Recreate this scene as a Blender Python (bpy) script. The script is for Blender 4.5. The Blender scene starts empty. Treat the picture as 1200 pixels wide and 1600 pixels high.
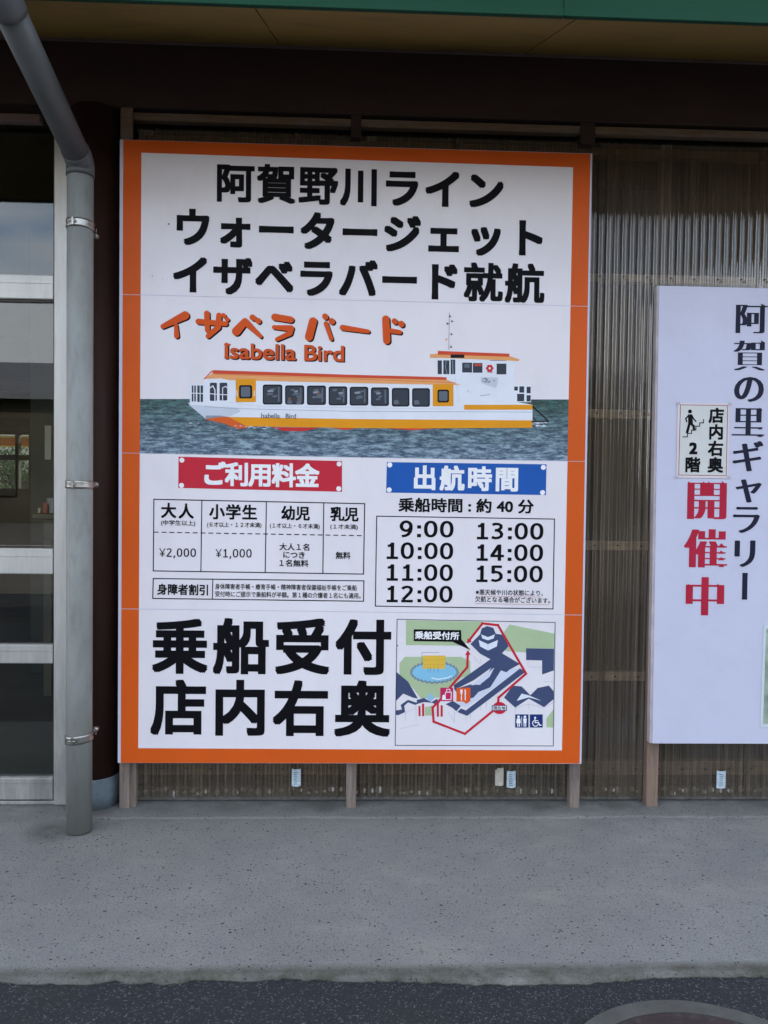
import bpy, math, random
from mathutils import Matrix, Vector
R = math.radians
random.seed(7)
sc = bpy.context.scene
col = sc.collection

# ------------------------------------------------------------------ camera
EYE = Vector((0.0, -3.0, 1.272))
FPX, CX, CY = 1202.0, 600.0, 800.0           # lens in pixels of the 1200 x 1600 photograph
yaw, pitch, roll = R(2.0432), R(-1.6241), R(0.7567)
fwd = Vector((math.sin(yaw)*math.cos(pitch), math.cos(yaw)*math.cos(pitch), math.sin(pitch)))
rgt = Vector((math.cos(yaw), -math.sin(yaw), 0))
upv = rgt.cross(fwd)
r2 = math.cos(roll)*rgt + math.sin(roll)*upv
u2 = -math.sin(roll)*rgt + math.cos(roll)*upv
cam = bpy.data.cameras.new('camera')
cam.sensor_fit = 'VERTICAL'; cam.sensor_height = 24.0; cam.lens = FPX/1600*24.0
cam.clip_start = 0.05; cam.clip_end = 3000
camo = bpy.data.objects.new('camera', cam); col.objects.link(camo)
m = Matrix.Identity(4)
for i in range(3):
    m[i][0] = r2[i]; m[i][1] = u2[i]; m[i][2] = -fwd[i]; m[i][3] = EYE[i]
camo.matrix_world = m
sc.camera = camo

# ------------------------------------------------------------------ sky, sun, exposure
SUN_EL, SUN_AZ = R(34), R(14)
w = bpy.data.worlds.new('World'); sc.world = w; w.use_nodes = True
wn, wl = w.node_tree.nodes, w.node_tree.links
wn.clear()
wo = wn.new('ShaderNodeOutputWorld'); bg = wn.new('ShaderNodeBackground'); bg.inputs[1].default_value = 0.12
sky = wn.new('ShaderNodeTexSky'); sky.sky_type = 'NISHITA'; sky.sun_disc = False
sky.sun_elevation = SUN_EL; sky.sun_rotation = SUN_AZ; sky.air_density = 1.0; sky.dust_density = 1.5; sky.ozone_density = 1.0
wtc = wn.new('ShaderNodeTexCoord')
wmp = wn.new('ShaderNodeMapping'); wmp.inputs['Scale'].default_value = (1.0, 1.0, 3.2)
wno = wn.new('ShaderNodeTexNoise'); wno.inputs['Scale'].default_value = 1.7; wno.inputs['Detail'].default_value = 7; wno.inputs['Roughness'].default_value = 0.58
wcr = wn.new('ShaderNodeValToRGB')
wcr.color_ramp.elements[0].position = 0.49; wcr.color_ramp.elements[0].color = (0.16, 0.16, 0.16, 1)
wcr.color_ramp.elements[1].position = 0.62; wcr.color_ramp.elements[1].color = (0.95, 0.95, 0.95, 1)
wmx = wn.new('ShaderNodeMix'); wmx.data_type = 'RGBA'
wmx.inputs['B'].default_value = (6.9, 7.0, 7.3, 1)
wl.new(wtc.outputs['Generated'], wmp.inputs[0]); wl.new(wmp.outputs[0], wno.inputs['Vector'])
wl.new(wno.outputs['Fac'], wcr.inputs[0]); wsx = wn.new('ShaderNodeSeparateXYZ'); wl.new(wtc.outputs['Generated'], wsx.inputs[0])
wmr = wn.new('ShaderNodeMapRange'); wmr.interpolation_type = 'SMOOTHSTEP'; wmr.inputs[1].default_value = 0.20; wmr.inputs[2].default_value = 0.31; wmr.inputs[3].default_value = 0.85; wmr.inputs[4].default_value = 0.0; wl.new(wsx.outputs[2], wmr.inputs[0])
wma = wn.new('ShaderNodeMath'); wma.operation = 'MAXIMUM'; wl.new(wcr.outputs[0], wma.inputs[0]); wl.new(wmr.outputs[0], wma.inputs[1])
wl.new(wma.outputs[0], wmx.inputs['Factor'])
wl.new(sky.outputs[0], wmx.inputs['A']); wl.new(wmx.outputs['Result'], bg.inputs[0]); wl.new(bg.outputs[0], wo.inputs[0])

sl = bpy.data.lights.new('sun', 'SUN'); sl.energy = 3.0; sl.angle = R(0.55); sl.color = (1.0, 0.955, 0.88)
so = bpy.data.objects.new('sun', sl); col.objects.link(so)
sdir = Vector((math.sin(SUN_AZ)*math.cos(SUN_EL), math.cos(SUN_AZ)*math.cos(SUN_EL), math.sin(SUN_EL)))
so.rotation_euler = sdir.to_track_quat('Z', 'Y').to_euler(); so.location = (0, 20, 25)

sc.view_settings.view_transform = 'Standard'; sc.view_settings.look = 'None'
sc.view_settings.exposure = 2.02; sc.view_settings.gamma = 1.0
sc.view_settings.use_curve_mapping = False
sc.cycles.max_bounces = 10; sc.cycles.transparent_max_bounces = 24

# ------------------------------------------------------------------ places: photograph pixel -> point on a real plane
def ray(px, py):
    return (fwd + r2*((px-CX)/FPX) - u2*((py-CY)/FPX))
def P(px, py, Y=0.0):                        # point on the upright plane y = Y
    d = ray(px, py); t = (Y-EYE.y)/d.y
    return EYE + d*t
def G(px, py, Z=0.0):                        # point on the level plane z = Z
    d = ray(px, py); t = (Z-EYE.z)/d.z
    return EYE + d*t
def XP(px, py, Y): return P(px, py, Y).x
def ZP(px, py, Y): return P(px, py, Y).z

# ------------------------------------------------------------------ object helpers
def tag(o, label=None, cat=None, group=None, kind=None):
    if label: o['label'] = label
    if cat: o['category'] = cat
    if group: o['group'] = group
    if kind: o['kind'] = kind
    return o
def link(name, me, parent=None):
    o = bpy.data.objects.new(name, me); col.objects.link(o)
    if parent is not None:
        o.parent = parent
        o.matrix_parent_inverse = Matrix.Translation(parent.matrix_basis.translation).inverted()
    return o
def empty(name, loc, label, cat, group=None):
    o = bpy.data.objects.new(name, None); col.objects.link(o); o.location = loc
    o.empty_display_size = 0.1
    return tag(o, label, cat, group)
class MB:
    def __init__(s): s.v = []; s.f = []; s.mi = []; s.mats = []; s.sm = []
    def slot(s, mt):
        if mt not in s.mats: s.mats.append(mt)
        return s.mats.index(mt)
    def face(s, pts, mt, smooth=False):
        n = len(s.v); s.v += [tuple(p) for p in pts]; s.f.append(tuple(range(n, n+len(pts)))); s.mi.append(s.slot(mt)); s.sm.append(smooth)
    def box(s, x0, x1, y0, y1, z0, z1, mt, bev=0.0):
        n = len(s.v)
        if bev > 0:
            b = bev
            c = []
            for (x, sx) in ((x0, 1), (x1, -1)):
                for (y, sy) in ((y0, 1), (y1, -1)):
                    for (z, sz) in ((z0, 1), (z1, -1)):
                        c.append(((x, y+sy*b, z+sz*b), (x+sx*b, y, z+sz*b), (x+sx*b, y+sy*b, z)))
            for t in c: s.v += list(t)
            def i(a, b_, c_, k): return n+((a*2+b_)*2+c_)*3+k
            F = []
            for a in (0, 1): F.append([i(a,0,0,0), i(a,1,0,0), i(a,1,1,0), i(a,0,1,0)])
            for a in (0, 1): F.append([i(0,a,0,1), i(1,a,0,1), i(1,a,1,1), i(0,a,1,1)])
            for a in (0, 1): F.append([i(0,0,a,2), i(1,0,a,2), i(1,1,a,2), i(0,1,a,2)])
            for a in (0, 1):
                for c_ in (0, 1):
                    F.append([i(a,c_,0,0), i(a,c_,1,0), i(a,c_,1,1), i(a,c_,0,1)])
                    F.append([i(a,0,c_,0), i(a,1,c_,0), i(a,1,c_,2), i(a,0,c_,2)])
                    F.append([i(0,a,c_,1), i(1,a,c_,1), i(1,a,c_,2), i(0,a,c_,2)])
            for a in (0, 1):
                for b_ in (0, 1):
                    for c_ in (0, 1): F.append([i(a,b_,c_,0), i(a,b_,c_,1), i(a,b_,c_,2)])
        else:
            s.v += [(x, y, z) for x in (x0, x1) for y in (y0, y1) for z in (z0, z1)]
            F = [[n+k for k in q] for q in ((0,1,3,2), (4,6,7,5), (0,4,5,1), (2,3,7,6), (0,2,6,4), (1,5,7,3))]
        k = s.slot(mt)
        for q in F: s.f.append(tuple(q)); s.mi.append(k); s.sm.append(False)
    def prism(s, pts, off, mt):              # closed polygon pushed along off
        n = len(s.v); L = len(pts); off = Vector(off)
        s.v += [tuple(p) for p in pts]+[tuple(Vector(p)+off) for p in pts]
        k = s.slot(mt)
        fs = [tuple(range(n, n+L)), tuple(range(n+2*L-1, n+L-1, -1))]+[(n+i, n+(i+1) % L, n+L+(i+1) % L, n+L+i) for i in range(L)]
        for q in fs: s.f.append(q); s.mi.append(k); s.sm.append(False)
    def tube(s, path, rad, mt, seg=24, cap=True, smooth=True):
        path = [Vector(p) for p in path]; rads = rad if isinstance(rad, (list, tuple)) else [rad]*len(path)
        k = s.slot(mt); rings = []; prev = None
        for i, p in enumerate(path):
            if i == 0: d = path[1]-p
            elif i == len(path)-1: d = p-path[i-1]
            else: d = ((path[i+1]-p).normalized()+(p-path[i-1]).normalized())
            d.normalize()
            if prev is None:
                a = Vector((0, 1, 0)) if abs(d.y) < 0.9 else Vector((1, 0, 0))
                ux = d.cross(a).normalized()
            else: ux = (prev-d*prev.dot(d)).normalized()
            prev = ux; uy = d.cross(ux)
            n = len(s.v); rings.append(n)
            for j in range(seg):
                t = 2*math.pi*j/seg
                s.v.append(tuple(p+(ux*math.cos(t)+uy*math.sin(t))*rads[i]))
        for a, b in zip(rings, rings[1:]):
            for j in range(seg):
                s.f.append((a+j, a+(j+1) % seg, b+(j+1) % seg, b+j)); s.mi.append(k); s.sm.append(smooth)
        if cap:
            s.f.append(tuple(rings[0]+j for j in range(seg))[::-1]); s.mi.append(k); s.sm.append(False)
            s.f.append(tuple(rings[-1]+j for j in range(seg))); s.mi.append(k); s.sm.append(False)
    def mesh(s, name):
        me = bpy.data.meshes.new(name); me.from_pydata(s.v, [], s.f)
        for mt in s.mats: me.materials.append(mt)
        me.polygons.foreach_set('material_index', s.mi); me.polygons.foreach_set('use_smooth', s.sm)
        me.update(); return me
    def build(s, name, parent=None): return link(name, s.mesh(name), parent)

# ------------------------------------------------------------------ materials
def srgb(r, g, b):
    def f(c):
        c /= 255.0
        return c/12.92 if c <= 0.04045 else ((c+0.055)/1.055)**2.4
    return (f(r), f(g), f(b))
def newmat(name):
    mt = bpy.data.materials.new(name); mt.use_nodes = True
    nt = mt.node_tree; return mt, nt.nodes, nt.links, nt.nodes['Principled BSDF']
def tex_noise(n, l, vec, scale, detail=5, rough=0.55, sc3=(1, 1, 1)):
    mp = n.new('ShaderNodeMapping'); mp.inputs['Scale'].default_value = sc3
    l.new(vec, mp.inputs[0])
    t = n.new('ShaderNodeTexNoise'); t.inputs['Scale'].default_value = scale; t.inputs['Detail'].default_value = detail; t.inputs['Roughness'].default_value = rough
    l.new(mp.outputs[0], t.inputs['Vector']); return t.outputs['Fac']
def ramp(n, l, fac, stops):
    r = n.new('ShaderNodeValToRGB'); e = r.color_ramp.elements
    while len(e) < len(stops): e.new(0.5)
    for el, (p, c) in zip(e, stops):
        el.position = p; el.color = (c, c, c, 1) if isinstance(c, (int, float)) else (*c, 1)
    l.new(fac, r.inputs[0]); return r.outputs[0]
def mixc(n, l, fac, a, b, mode='MIX'):
    x = n.new('ShaderNodeMix'); x.data_type = 'RGBA'; x.blend_type = mode
    for sock, v in (('Factor', fac), ('A', a), ('B', b)):
        if isinstance(v, (tuple, list)): x.inputs[sock].default_value = (*v[:3], 1)
        elif isinstance(v, (int, float)): x.inputs[sock].default_value = v
        else: l.new(v, x.inputs[sock])
    return x.outputs['Result']
def bump(n, l, h, bs, strength=0.3, dist=0.01):
    b = n.new('ShaderNodeBump'); b.inputs['Strength'].default_value = strength; b.inputs['Distance'].default_value = dist
    l.new(h, b.inputs['Height']); l.new(b.outputs[0], bs.inputs['Normal'])
def pos(n):
    g = n.new('ShaderNodeNewGeometry'); return g.outputs['Position']

def low_darken(mt, ztop, zbot, c, amt):  # blends towards c lower down, broken up by upright noise
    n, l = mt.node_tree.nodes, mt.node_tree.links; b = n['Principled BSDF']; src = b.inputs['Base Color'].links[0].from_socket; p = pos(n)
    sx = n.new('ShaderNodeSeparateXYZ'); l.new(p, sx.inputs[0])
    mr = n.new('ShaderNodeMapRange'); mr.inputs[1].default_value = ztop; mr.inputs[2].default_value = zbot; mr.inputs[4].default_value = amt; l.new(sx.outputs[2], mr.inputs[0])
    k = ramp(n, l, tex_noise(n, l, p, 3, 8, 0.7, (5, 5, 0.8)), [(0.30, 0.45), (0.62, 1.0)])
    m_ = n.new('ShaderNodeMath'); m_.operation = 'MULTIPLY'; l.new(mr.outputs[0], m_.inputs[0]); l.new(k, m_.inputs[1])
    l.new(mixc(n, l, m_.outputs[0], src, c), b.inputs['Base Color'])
def M_plain(name, c, rough=0.5, var=0.12, scale=6, sc3=(1, 1, 1), metal=0.0, bmp=0.0, bscale=40, dirt=None, dirtamt=0.5, spec=0.5, c2=None):
    mt, n, l, b = newmat(name); p = pos(n)
    f = tex_noise(n, l, p, scale, 6, 0.6, sc3)
    f = ramp(n, l, f, [(0.3, 0.0), (0.7, 1.0)])
    lo = tuple(x*(1-var) for x in c); hi = c2 if c2 else tuple(min(1, x*(1+var)) for x in c)
    o = mixc(n, l, f, lo, hi)
    if dirt:
        d = tex_noise(n, l, p, scale*2.7, 8, 0.65, sc3); d = ramp(n, l, d, [(0.52, 0.0), (0.72, dirtamt)])
        o = mixc(n, l, d, o, dirt)
    l.new(o, b.inputs['Base Color'])
    r = tex_noise(n, l, p, scale*1.7, 4); r = ramp(n, l, r, [(0.2, max(0, rough-0.08)), (0.8, min(1, rough+0.1))]); l.new(r, b.inputs['Roughness'])
    b.inputs['Metallic'].default_value = metal; b.inputs['Specular IOR Level'].default_value = spec
    if bmp: bump(n, l, tex_noise(n, l, p, bscale, 6, 0.6, sc3), b, bmp, 0.004)
    return mt
def M_wood(name, c1, c2, axis='z', rough=0.75):
    mt, n, l, b = newmat(name); p = pos(n)
    s3 = (14, 14, 0.9) if axis == 'z' else (0.9, 14, 14)
    f = tex_noise(n, l, p, 6, 8, 0.65, s3); g = tex_noise(n, l, p, 22, 6, 0.7, s3)
    k = tex_noise(n, l, p, 5, 4, 0.5)
    o = mixc(n, l, ramp(n, l, f, [(0.32, 0.0), (0.68, 1.0)]), c1, c2)
    o = mixc(n, l, ramp(n, l, g, [(0.55, 0.0), (0.7, 0.6)]), o, tuple(x*0.35 for x in c1))
    o = mixc(n, l, ramp(n, l, k, [(0.45, 0.0), (0.7, 0.4)]), o, (0.16, 0.155, 0.15))
    l.new(o, b.inputs['Base Color']); b.inputs['Roughness'].default_value = rough
    bump(n, l, g, b, 0.5, 0.003); return mt

WHITE = srgb(232, 234, 240)
M_vinyl = M_plain('white_vinyl', (0.785, 0.748, 0.782), 0.42, 0.045, 2.2, (1, 1, 0.6), bmp=0.22, bscale=3.5, dirt=(0.50, 0.49, 0.46), dirtamt=0.16)
M_board = M_plain('white_board', (0.565, 0.572, 0.71), 0.45, 0.04, 3, bmp=0.05, bscale=6, dirt=(0.4, 0.4, 0.38), dirtamt=0.18)
M_orange = M_plain('orange_vinyl', (0.64, 0.098, 0.008), 0.5, 0.07, 3, (1, 1, 0.5), bmp=0.22, bscale=3.5, spec=0.22)
PRINT = {}
def ink(r, g, b):
    k = (r, g, b)
    if k not in PRINT:
        PRINT[k] = M_plain('ink_%02x%02x%02x' % k, srgb(r, g, b), 0.55, 0.05, 9, bmp=0.04, bscale=8, spec=0.18)
    return PRINT[k]
BLACK = M_plain('ink_black', (0.004, 0.004, 0.006), 0.6, 0.2, 9, spec=0.10)
M_mullion = M_plain('aluminium_sash', (0.60, 0.59, 0.545), 0.38, 0.06, 4, (6, 6, 0.7), metal=0.15, bmp=0.03, dirt=(0.33, 0.32, 0.28), dirtamt=0.35)
M_pipe = M_plain('grey_downpipe', (0.245, 0.258, 0.245), 0.5, 0.16, 5, (3, 3, 0.9), bmp=0.06, bscale=60, dirt=(0.16, 0.16, 0.14), dirtamt=0.55)
M_pipe_shaded = M_plain('grey_pipe_shaded', (0.085, 0.092, 0.097), 0.5, 0.12, 6, bmp=0.05, bscale=60)  # darker copy of the downpipe grey, eave shade put into the colour
low_darken(M_mullion, 1.25, 0.15, (0.15, 0.15, 0.145), 0.85); low_darken(M_pipe, 1.1, 0.0, (0.13, 0.135, 0.12), 0.6)
M_steel = M_plain('stainless_band', (0.36, 0.35, 0.33), 0.36, 0.25, 30, metal=1.0)
M_column = M_plain('brown_column_paint', (0.034, 0.016, 0.013), 0.5, 0.22, 5, (4, 4, 0.6), bmp=0.08, bscale=30, spec=0.1)
M_beam = M_plain('dark_beam', (0.030, 0.013, 0.010), 0.75, 0.25, 4, (0.5, 3, 3), bmp=0.15, bscale=25)
M_foot = M_plain('column_foot_mortar', (0.10, 0.13, 0.15), 0.85, 0.3, 12, bmp=0.5, bscale=45, dirt=(0.04, 0.05, 0.05))
M_fascia = M_plain('green_fascia_paint', (0.013, 0.064, 0.036), 0.65, 0.07, 2, (0.6, 2, 2), bmp=0.02, bscale=8, dirt=(0.01, 0.05, 0.03), dirtamt=0.4, spec=0.1)
M_soffit = M_plain('ochre_soffit_board', (0.25, 0.155, 0.030), 0.7, 0.14, 1.6, (1, 1.4, 1), bmp=0.05, bscale=18, dirt=(0.07, 0.05, 0.025), dirtamt=0.45)
M_trim = M_plain('rose_brown_trim', (0.14, 0.095, 0.085), 0.55, 0.15, 5)
M_post = M_wood('weathered_post', (0.115, 0.085, 0.070), (0.27, 0.215, 0.18), 'z')
M_postbr = M_wood('brown_post', (0.15, 0.095, 0.07), (0.27, 0.19, 0.14), 'z')
M_batten = M_wood('pale_batten', (0.55, 0.42, 0.28), (0.80, 0.66, 0.48), 'x')
M_batten2 = M_wood('foot_batten', (0.22, 0.15, 0.09), (0.34, 0.25, 0.16), 'x')
M_rail = M_wood('dark_rail', (0.10, 0.06, 0.035), (0.19, 0.125, 0.075), 'x')
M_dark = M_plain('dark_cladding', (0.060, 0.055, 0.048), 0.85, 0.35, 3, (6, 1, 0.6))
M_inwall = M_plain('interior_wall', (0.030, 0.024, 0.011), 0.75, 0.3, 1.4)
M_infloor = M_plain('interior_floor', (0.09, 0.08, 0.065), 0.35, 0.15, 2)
M_sill = M_plain('concrete_sill', (0.13, 0.125, 0.115), 0.95, 0.35, 26, bmp=0.6, bscale=50, dirt=(0.08, 0.08, 0.07), dirtamt=0.8)

def M_glass(name, tint=(0.86, 0.88, 0.86), wob=0.02, k=1.0):
    mt, n, l, b = newmat(name); n.remove(b)
    out = n['Material Output']; tr = n.new('ShaderNodeBsdfTransparent'); tr.inputs[0].default_value = (*tint, 1)
    gl = n.new('ShaderNodeBsdfGlossy'); gl.inputs['Roughness'].default_value = 0.0; gl.inputs['Color'].default_value = (1, 1, 1, 1)
    fr = n.new('ShaderNodeFresnel'); fr.inputs[0].default_value = 1.52
    mu = n.new('ShaderNodeMath'); mu.operation = 'MULTIPLY'; mu.inputs[1].default_value = k; l.new(fr.outputs[0], mu.inputs[0])
    mx = n.new('ShaderNodeMixShader'); l.new(mu.outputs[0], mx.inputs[0]); l.new(tr.outputs[0], mx.inputs[1]); l.new(gl.outputs[0], mx.inputs[2])
    p = pos(n); 
    l.new(mx.outputs[0], out.inputs[0]); return mt
M_pane = M_glass('window_glass')
def M_poly():
    mt, n, l, b = newmat('clear_corrugated_plastic'); n.remove(b); p = pos(n)
    out = n['Material Output']
    tr = n.new('ShaderNodeBsdfTransparent')
    tint = mixc(n, l, ramp(n, l, tex_noise(n, l, p, 3, 7, 0.6, (9, 1, 0.5)), [(0.3, 0.0), (0.7, 1.0)]), (0.55, 0.53, 0.48), (0.85, 0.82, 0.76)); l.new(tint, tr.inputs[0])
    gl = n.new('ShaderNodeBsdfGlossy'); gl.inputs['Roughness'].default_value = 0.04
    df = n.new('ShaderNodeBsdfDiffuse')
    dc = mixc(n, l, ramp(n, l, tex_noise(n, l, p, 2.2, 5, 0.6), [(0.3, 0.0), (0.7, 1.0)]), (0.33, 0.245, 0.16), (0.32, 0.26, 0.20)); l.new(dc, df.inputs[0])
    # grime: more of it in streaks and in blotches
    f1 = ramp(n, l, tex_noise(n, l, p, 4, 7, 0.7, (30, 1, 0.35)), [(0.32, 0.10), (0.75, 0.38)])
    mx = n.new('ShaderNodeMixShader'); l.new(f1, mx.inputs[0]); l.new(tr.outputs[0], mx.inputs[1]); l.new(df.outputs[0], mx.inputs[2])
    fr = n.new('ShaderNodeFresnel'); fr.inputs[0].default_value = 1.58
    mu = n.new('ShaderNodeMath'); mu.operation = 'MULTIPLY'; mu.inputs[1].default_value = 2.3; l.new(fr.outputs[0], mu.inputs[0])
    m2 = n.new('ShaderNodeMixShader'); l.new(mu.outputs[0], m2.inputs[0]); l.new(mx.outputs[0], m2.inputs[1]); l.new(gl.outputs[0], m2.inputs[2])
    bp = n.new('ShaderNodeBump'); bp.inputs['Strength'].default_value = 0.10; bp.inputs['Distance'].default_value = 0.01
    l.new(tex_noise(n, l, p, 5, 4, 0.6, (5, 1, 1)), bp.inputs['Height']); l.new(bp.outputs[0], gl.inputs['Normal'])
    l.new(m2.outputs[0], out.inputs[0]); return mt
M_polyc = M_poly()

def M_concrete():
    mt, n, l, b = newmat('platform_concrete'); p = pos(n)
    a = tex_noise(n, l, p, 1.3, 6, 0.6); c = tex_noise(n, l, p, 9, 8, 0.7); g = tex_noise(n, l, p, 160, 3, 0.6)
    o = mixc(n, l, ramp(n, l, a, [(0.3, 0.0), (0.7, 1.0)]), (0.182, 0.186, 0.176), (0.252, 0.256, 0.242))
    o = mixc(n, l, ramp(n, l, c, [(0.35, 0.0), (0.7, 0.35)]), o, (0.12, 0.122, 0.128))
    o = mixc(n, l, ramp(n, l, g, [(0.35, 0.45), (0.55, 0.0)]), o, (0.07, 0.07, 0.075))
    # pin holes: a few sizes
    for s_, r0, thr in ((36, 0.15, 0.74), (80, 0.23, 0.58), (190, 0.26, 0.60)):
        v = n.new('ShaderNodeTexVoronoi'); v.inputs['Scale'].default_value = s_
        wv = mixc(n, l, 0.06, p, None) if False else p
        mp = n.new('ShaderNodeMapping'); mp.inputs['Scale'].default_value = (1, 1.25, 1); l.new(wv, mp.inputs[0])
        nz = n.new('ShaderNodeTexNoise'); nz.inputs['Scale'].default_value = 60; l.new(p, nz.inputs['Vector'])
        ad = n.new('ShaderNodeMix'); ad.data_type = 'VECTOR'; ad.inputs['Factor'].default_value = 0.012; l.new(mp.outputs[0], ad.inputs['A']); l.new(nz.outputs['Color'], ad.inputs['B'])
        l.new(ad.outputs['Result'], v.inputs['Vector'])
        sep = n.new('ShaderNodeSeparateColor'); l.new(v.outputs['Color'], sep.inputs[0])
        on = n.new('ShaderNodeMath'); on.operation = 'GREATER_THAN'; on.inputs[1].default_value = thr; l.new(sep.outputs[0], on.inputs[0])
        rr = n.new('ShaderNodeMath'); rr.operation = 'MULTIPLY'; rr.inputs[1].default_value = r0*1.4; l.new(sep.outputs[1], rr.inputs[0])
        lt = n.new('ShaderNodeMath'); lt.operation = 'LESS_THAN'; l.new(v.outputs['Distance'], lt.inputs[0]); l.new(rr.outputs[0], lt.inputs[1])
        an = n.new('ShaderNodeMath'); an.operation = 'MULTIPLY'; l.new(on.outputs[0], an.inputs[0]); l.new(lt.outputs[0], an.inputs[1])
        a2 = n.new('ShaderNodeMath'); a2.operation = 'MULTIPLY'; a2.inputs[1].default_value = 0.95; l.new(an.outputs[0], a2.inputs[0])
        o = mixc(n, l, a2.outputs[0], o, (0.02, 0.02, 0.024))
    # mossy stain along the outer edge
    sx = n.new('ShaderNodeSeparateXYZ'); l.new(p, sx.inputs[0])
    mr = n.new('ShaderNodeMapRange'); mr.inputs[1].default_value = -0.965; mr.inputs[2].default_value = -0.997; l.new(sx.outputs[1], mr.inputs[0])
    mn = ramp(n, l, tex_noise(n, l, p, 7, 8, 0.75), [(0.40, 0.45), (0.60, 0.95)])
    mm = n.new('ShaderNodeMath'); mm.operation = 'MULTIPLY'; l.new(mr.outputs[0], mm.inputs[0]); l.new(mn, mm.inputs[1])
    o = mixc(n, l, mm.outputs[0], o, (0.050, 0.050, 0.034))
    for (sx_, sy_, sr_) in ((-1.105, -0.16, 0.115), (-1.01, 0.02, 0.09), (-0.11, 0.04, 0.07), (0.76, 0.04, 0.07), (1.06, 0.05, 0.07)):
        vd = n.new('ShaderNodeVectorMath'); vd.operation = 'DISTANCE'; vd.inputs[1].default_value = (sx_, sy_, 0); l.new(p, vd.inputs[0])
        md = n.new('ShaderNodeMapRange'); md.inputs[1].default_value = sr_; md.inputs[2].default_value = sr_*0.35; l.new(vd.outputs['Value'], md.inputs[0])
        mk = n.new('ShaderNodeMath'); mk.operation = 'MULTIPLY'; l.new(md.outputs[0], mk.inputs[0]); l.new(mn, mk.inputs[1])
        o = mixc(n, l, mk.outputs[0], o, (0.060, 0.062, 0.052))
    # contact shade painted in with grime along the wall foot, and large pale stains
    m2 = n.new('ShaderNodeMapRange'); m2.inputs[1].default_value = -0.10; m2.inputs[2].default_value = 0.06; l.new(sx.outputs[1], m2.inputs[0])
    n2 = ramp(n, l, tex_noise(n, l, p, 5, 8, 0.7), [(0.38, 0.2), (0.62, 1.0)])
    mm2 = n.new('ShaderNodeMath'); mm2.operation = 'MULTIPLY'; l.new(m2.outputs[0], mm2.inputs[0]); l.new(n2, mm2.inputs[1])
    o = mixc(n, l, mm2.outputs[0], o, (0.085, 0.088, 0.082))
    o = mixc(n, l, ramp(n, l, tex_noise(n, l, p, 2.6, 7, 0.65, (0.7, 1.6, 1)), [(0.56, 0.0), (0.70, 0.5)]), o, (0.26, 0.26, 0.225))
    o = mixc(n, l, ramp(n, l, tex_noise(n, l, p, 0.9, 7, 0.7, (0.8, 1.5, 1)), [(0.50, 0.0), (0.66, 0.45)]), o, (0.135, 0.140, 0.145))
    l.new(o, b.inputs['Base Color']); b.inputs['Roughness'].default_value = 0.88
    bump(n, l, mixc(n, l, 0.5, c, g), b, 0.55, 0.006); return mt
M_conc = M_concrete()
def M_asphalt():
    mt, n, l, b = newmat('asphalt'); p = pos(n)
    v = n.new('ShaderNodeTexVoronoi'); v.inputs['Scale'].default_value = 270; l.new(p, v.inputs['Vector'])
    sep = n.new('ShaderNodeSeparateColor'); l.new(v.outputs['Color'], sep.inputs[0])
    o = ramp(n, l, sep.outputs[0], [(0.0, (0.007, 0.009, 0.012)), (0.55, (0.016, 0.018, 0.024)), (0.88, (0.024, 0.027, 0.034)), (0.975, (0.13, 0.135, 0.15))])
    a = ramp(n, l, tex_noise(n, l, p, 1.6, 6, 0.6), [(0.52, 0.0), (0.68, 0.55)])
    o = mixc(n, l, a, o, (0.024, 0.027, 0.019))
    f = ramp(n, l, tex_noise(n, l, p, 420, 2, 0.6), [(0.4, 0.5), (0.65, 0.0)])
    o = mixc(n, l, f, o, (0.012, 0.013, 0.015))
    l.new(o, b.inputs['Base Color']); b.inputs['Roughness'].default_value = 0.9
    bump(n, l, v.outputs['Distance'], b, 0.9, 0.004); return mt
M_asph = M_asphalt()

# ================================================================== SETTING
X_L, X_R = -4.2, 4.2
# asphalt: one sheet out to the horizon
b = MB()
b.face([(-1500, -1500, -0.013), (1500, -1500, -0.013), (1500, 1500, -0.013), (-1500, 1500, -0.013)], M_asph)
tag(b.build('road'), kind='structure')
# concrete platform with an uneven, chipped outer edge
edge_px = [(-400, 1521), (0, 1528), (60, 1530), (130, 1532), (150, 1530), (185, 1526), (200, 1532), (235, 1527), (270, 1531), (300, 1526), (400, 1525), (500, 1524), (560, 1528), (640, 1526), (690, 1529), (760, 1532), (830, 1533), (900, 1530), (960, 1527), (1020, 1522), (1080, 1520), (1200, 1521), (1700, 1516)]
def edge_y(x):
    pts = [G(a, c) for a, c in edge_px]
    if x <= pts[0].x: return pts[0].y
    for a, c in zip(pts, pts[1:]):
        if a.x <= x <= c.x: return a.y+(c.y-a.y)*(x-a.x)/(c.x-a.x)
    return pts[-1].y
from mathutils import noise as mnoise
b = MB(); NX = 700
prof = []
for i in range(NX+1):
    x = X_L+(X_R-X_L)*i/NX
    e = edge_y(x)+0.009*mnoise.noise((x*9, 3, 0))+0.007*mnoise.noise((x*38, 7, 0))+0.002*mnoise.noise((x*120, 9, 0))
    d1 = 0.008+0.006*mnoise.noise((x*17, 1, 5)); d2 = 0.002*mnoise.noise((x*60, 4, 2))
    d3 = 0.004*max(0.0, mnoise.noise((x*26, 11, 3)))
    prof.append([(x, 7.0, 0), (x, 0.3, 0), (x, e+0.030, 0), (x, e+0.010+d3, -0.0006+d2*0.2), (x, e+0.002+d2, -0.004-d3*0.6), (x, e-0.001+d2, -0.010), (x, e+0.008+d2, -0.050)])
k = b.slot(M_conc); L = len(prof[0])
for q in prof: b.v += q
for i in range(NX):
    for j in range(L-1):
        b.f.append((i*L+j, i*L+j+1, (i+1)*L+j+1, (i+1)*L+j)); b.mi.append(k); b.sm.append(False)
tag(b.build('pavement'), kind='structure')
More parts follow.
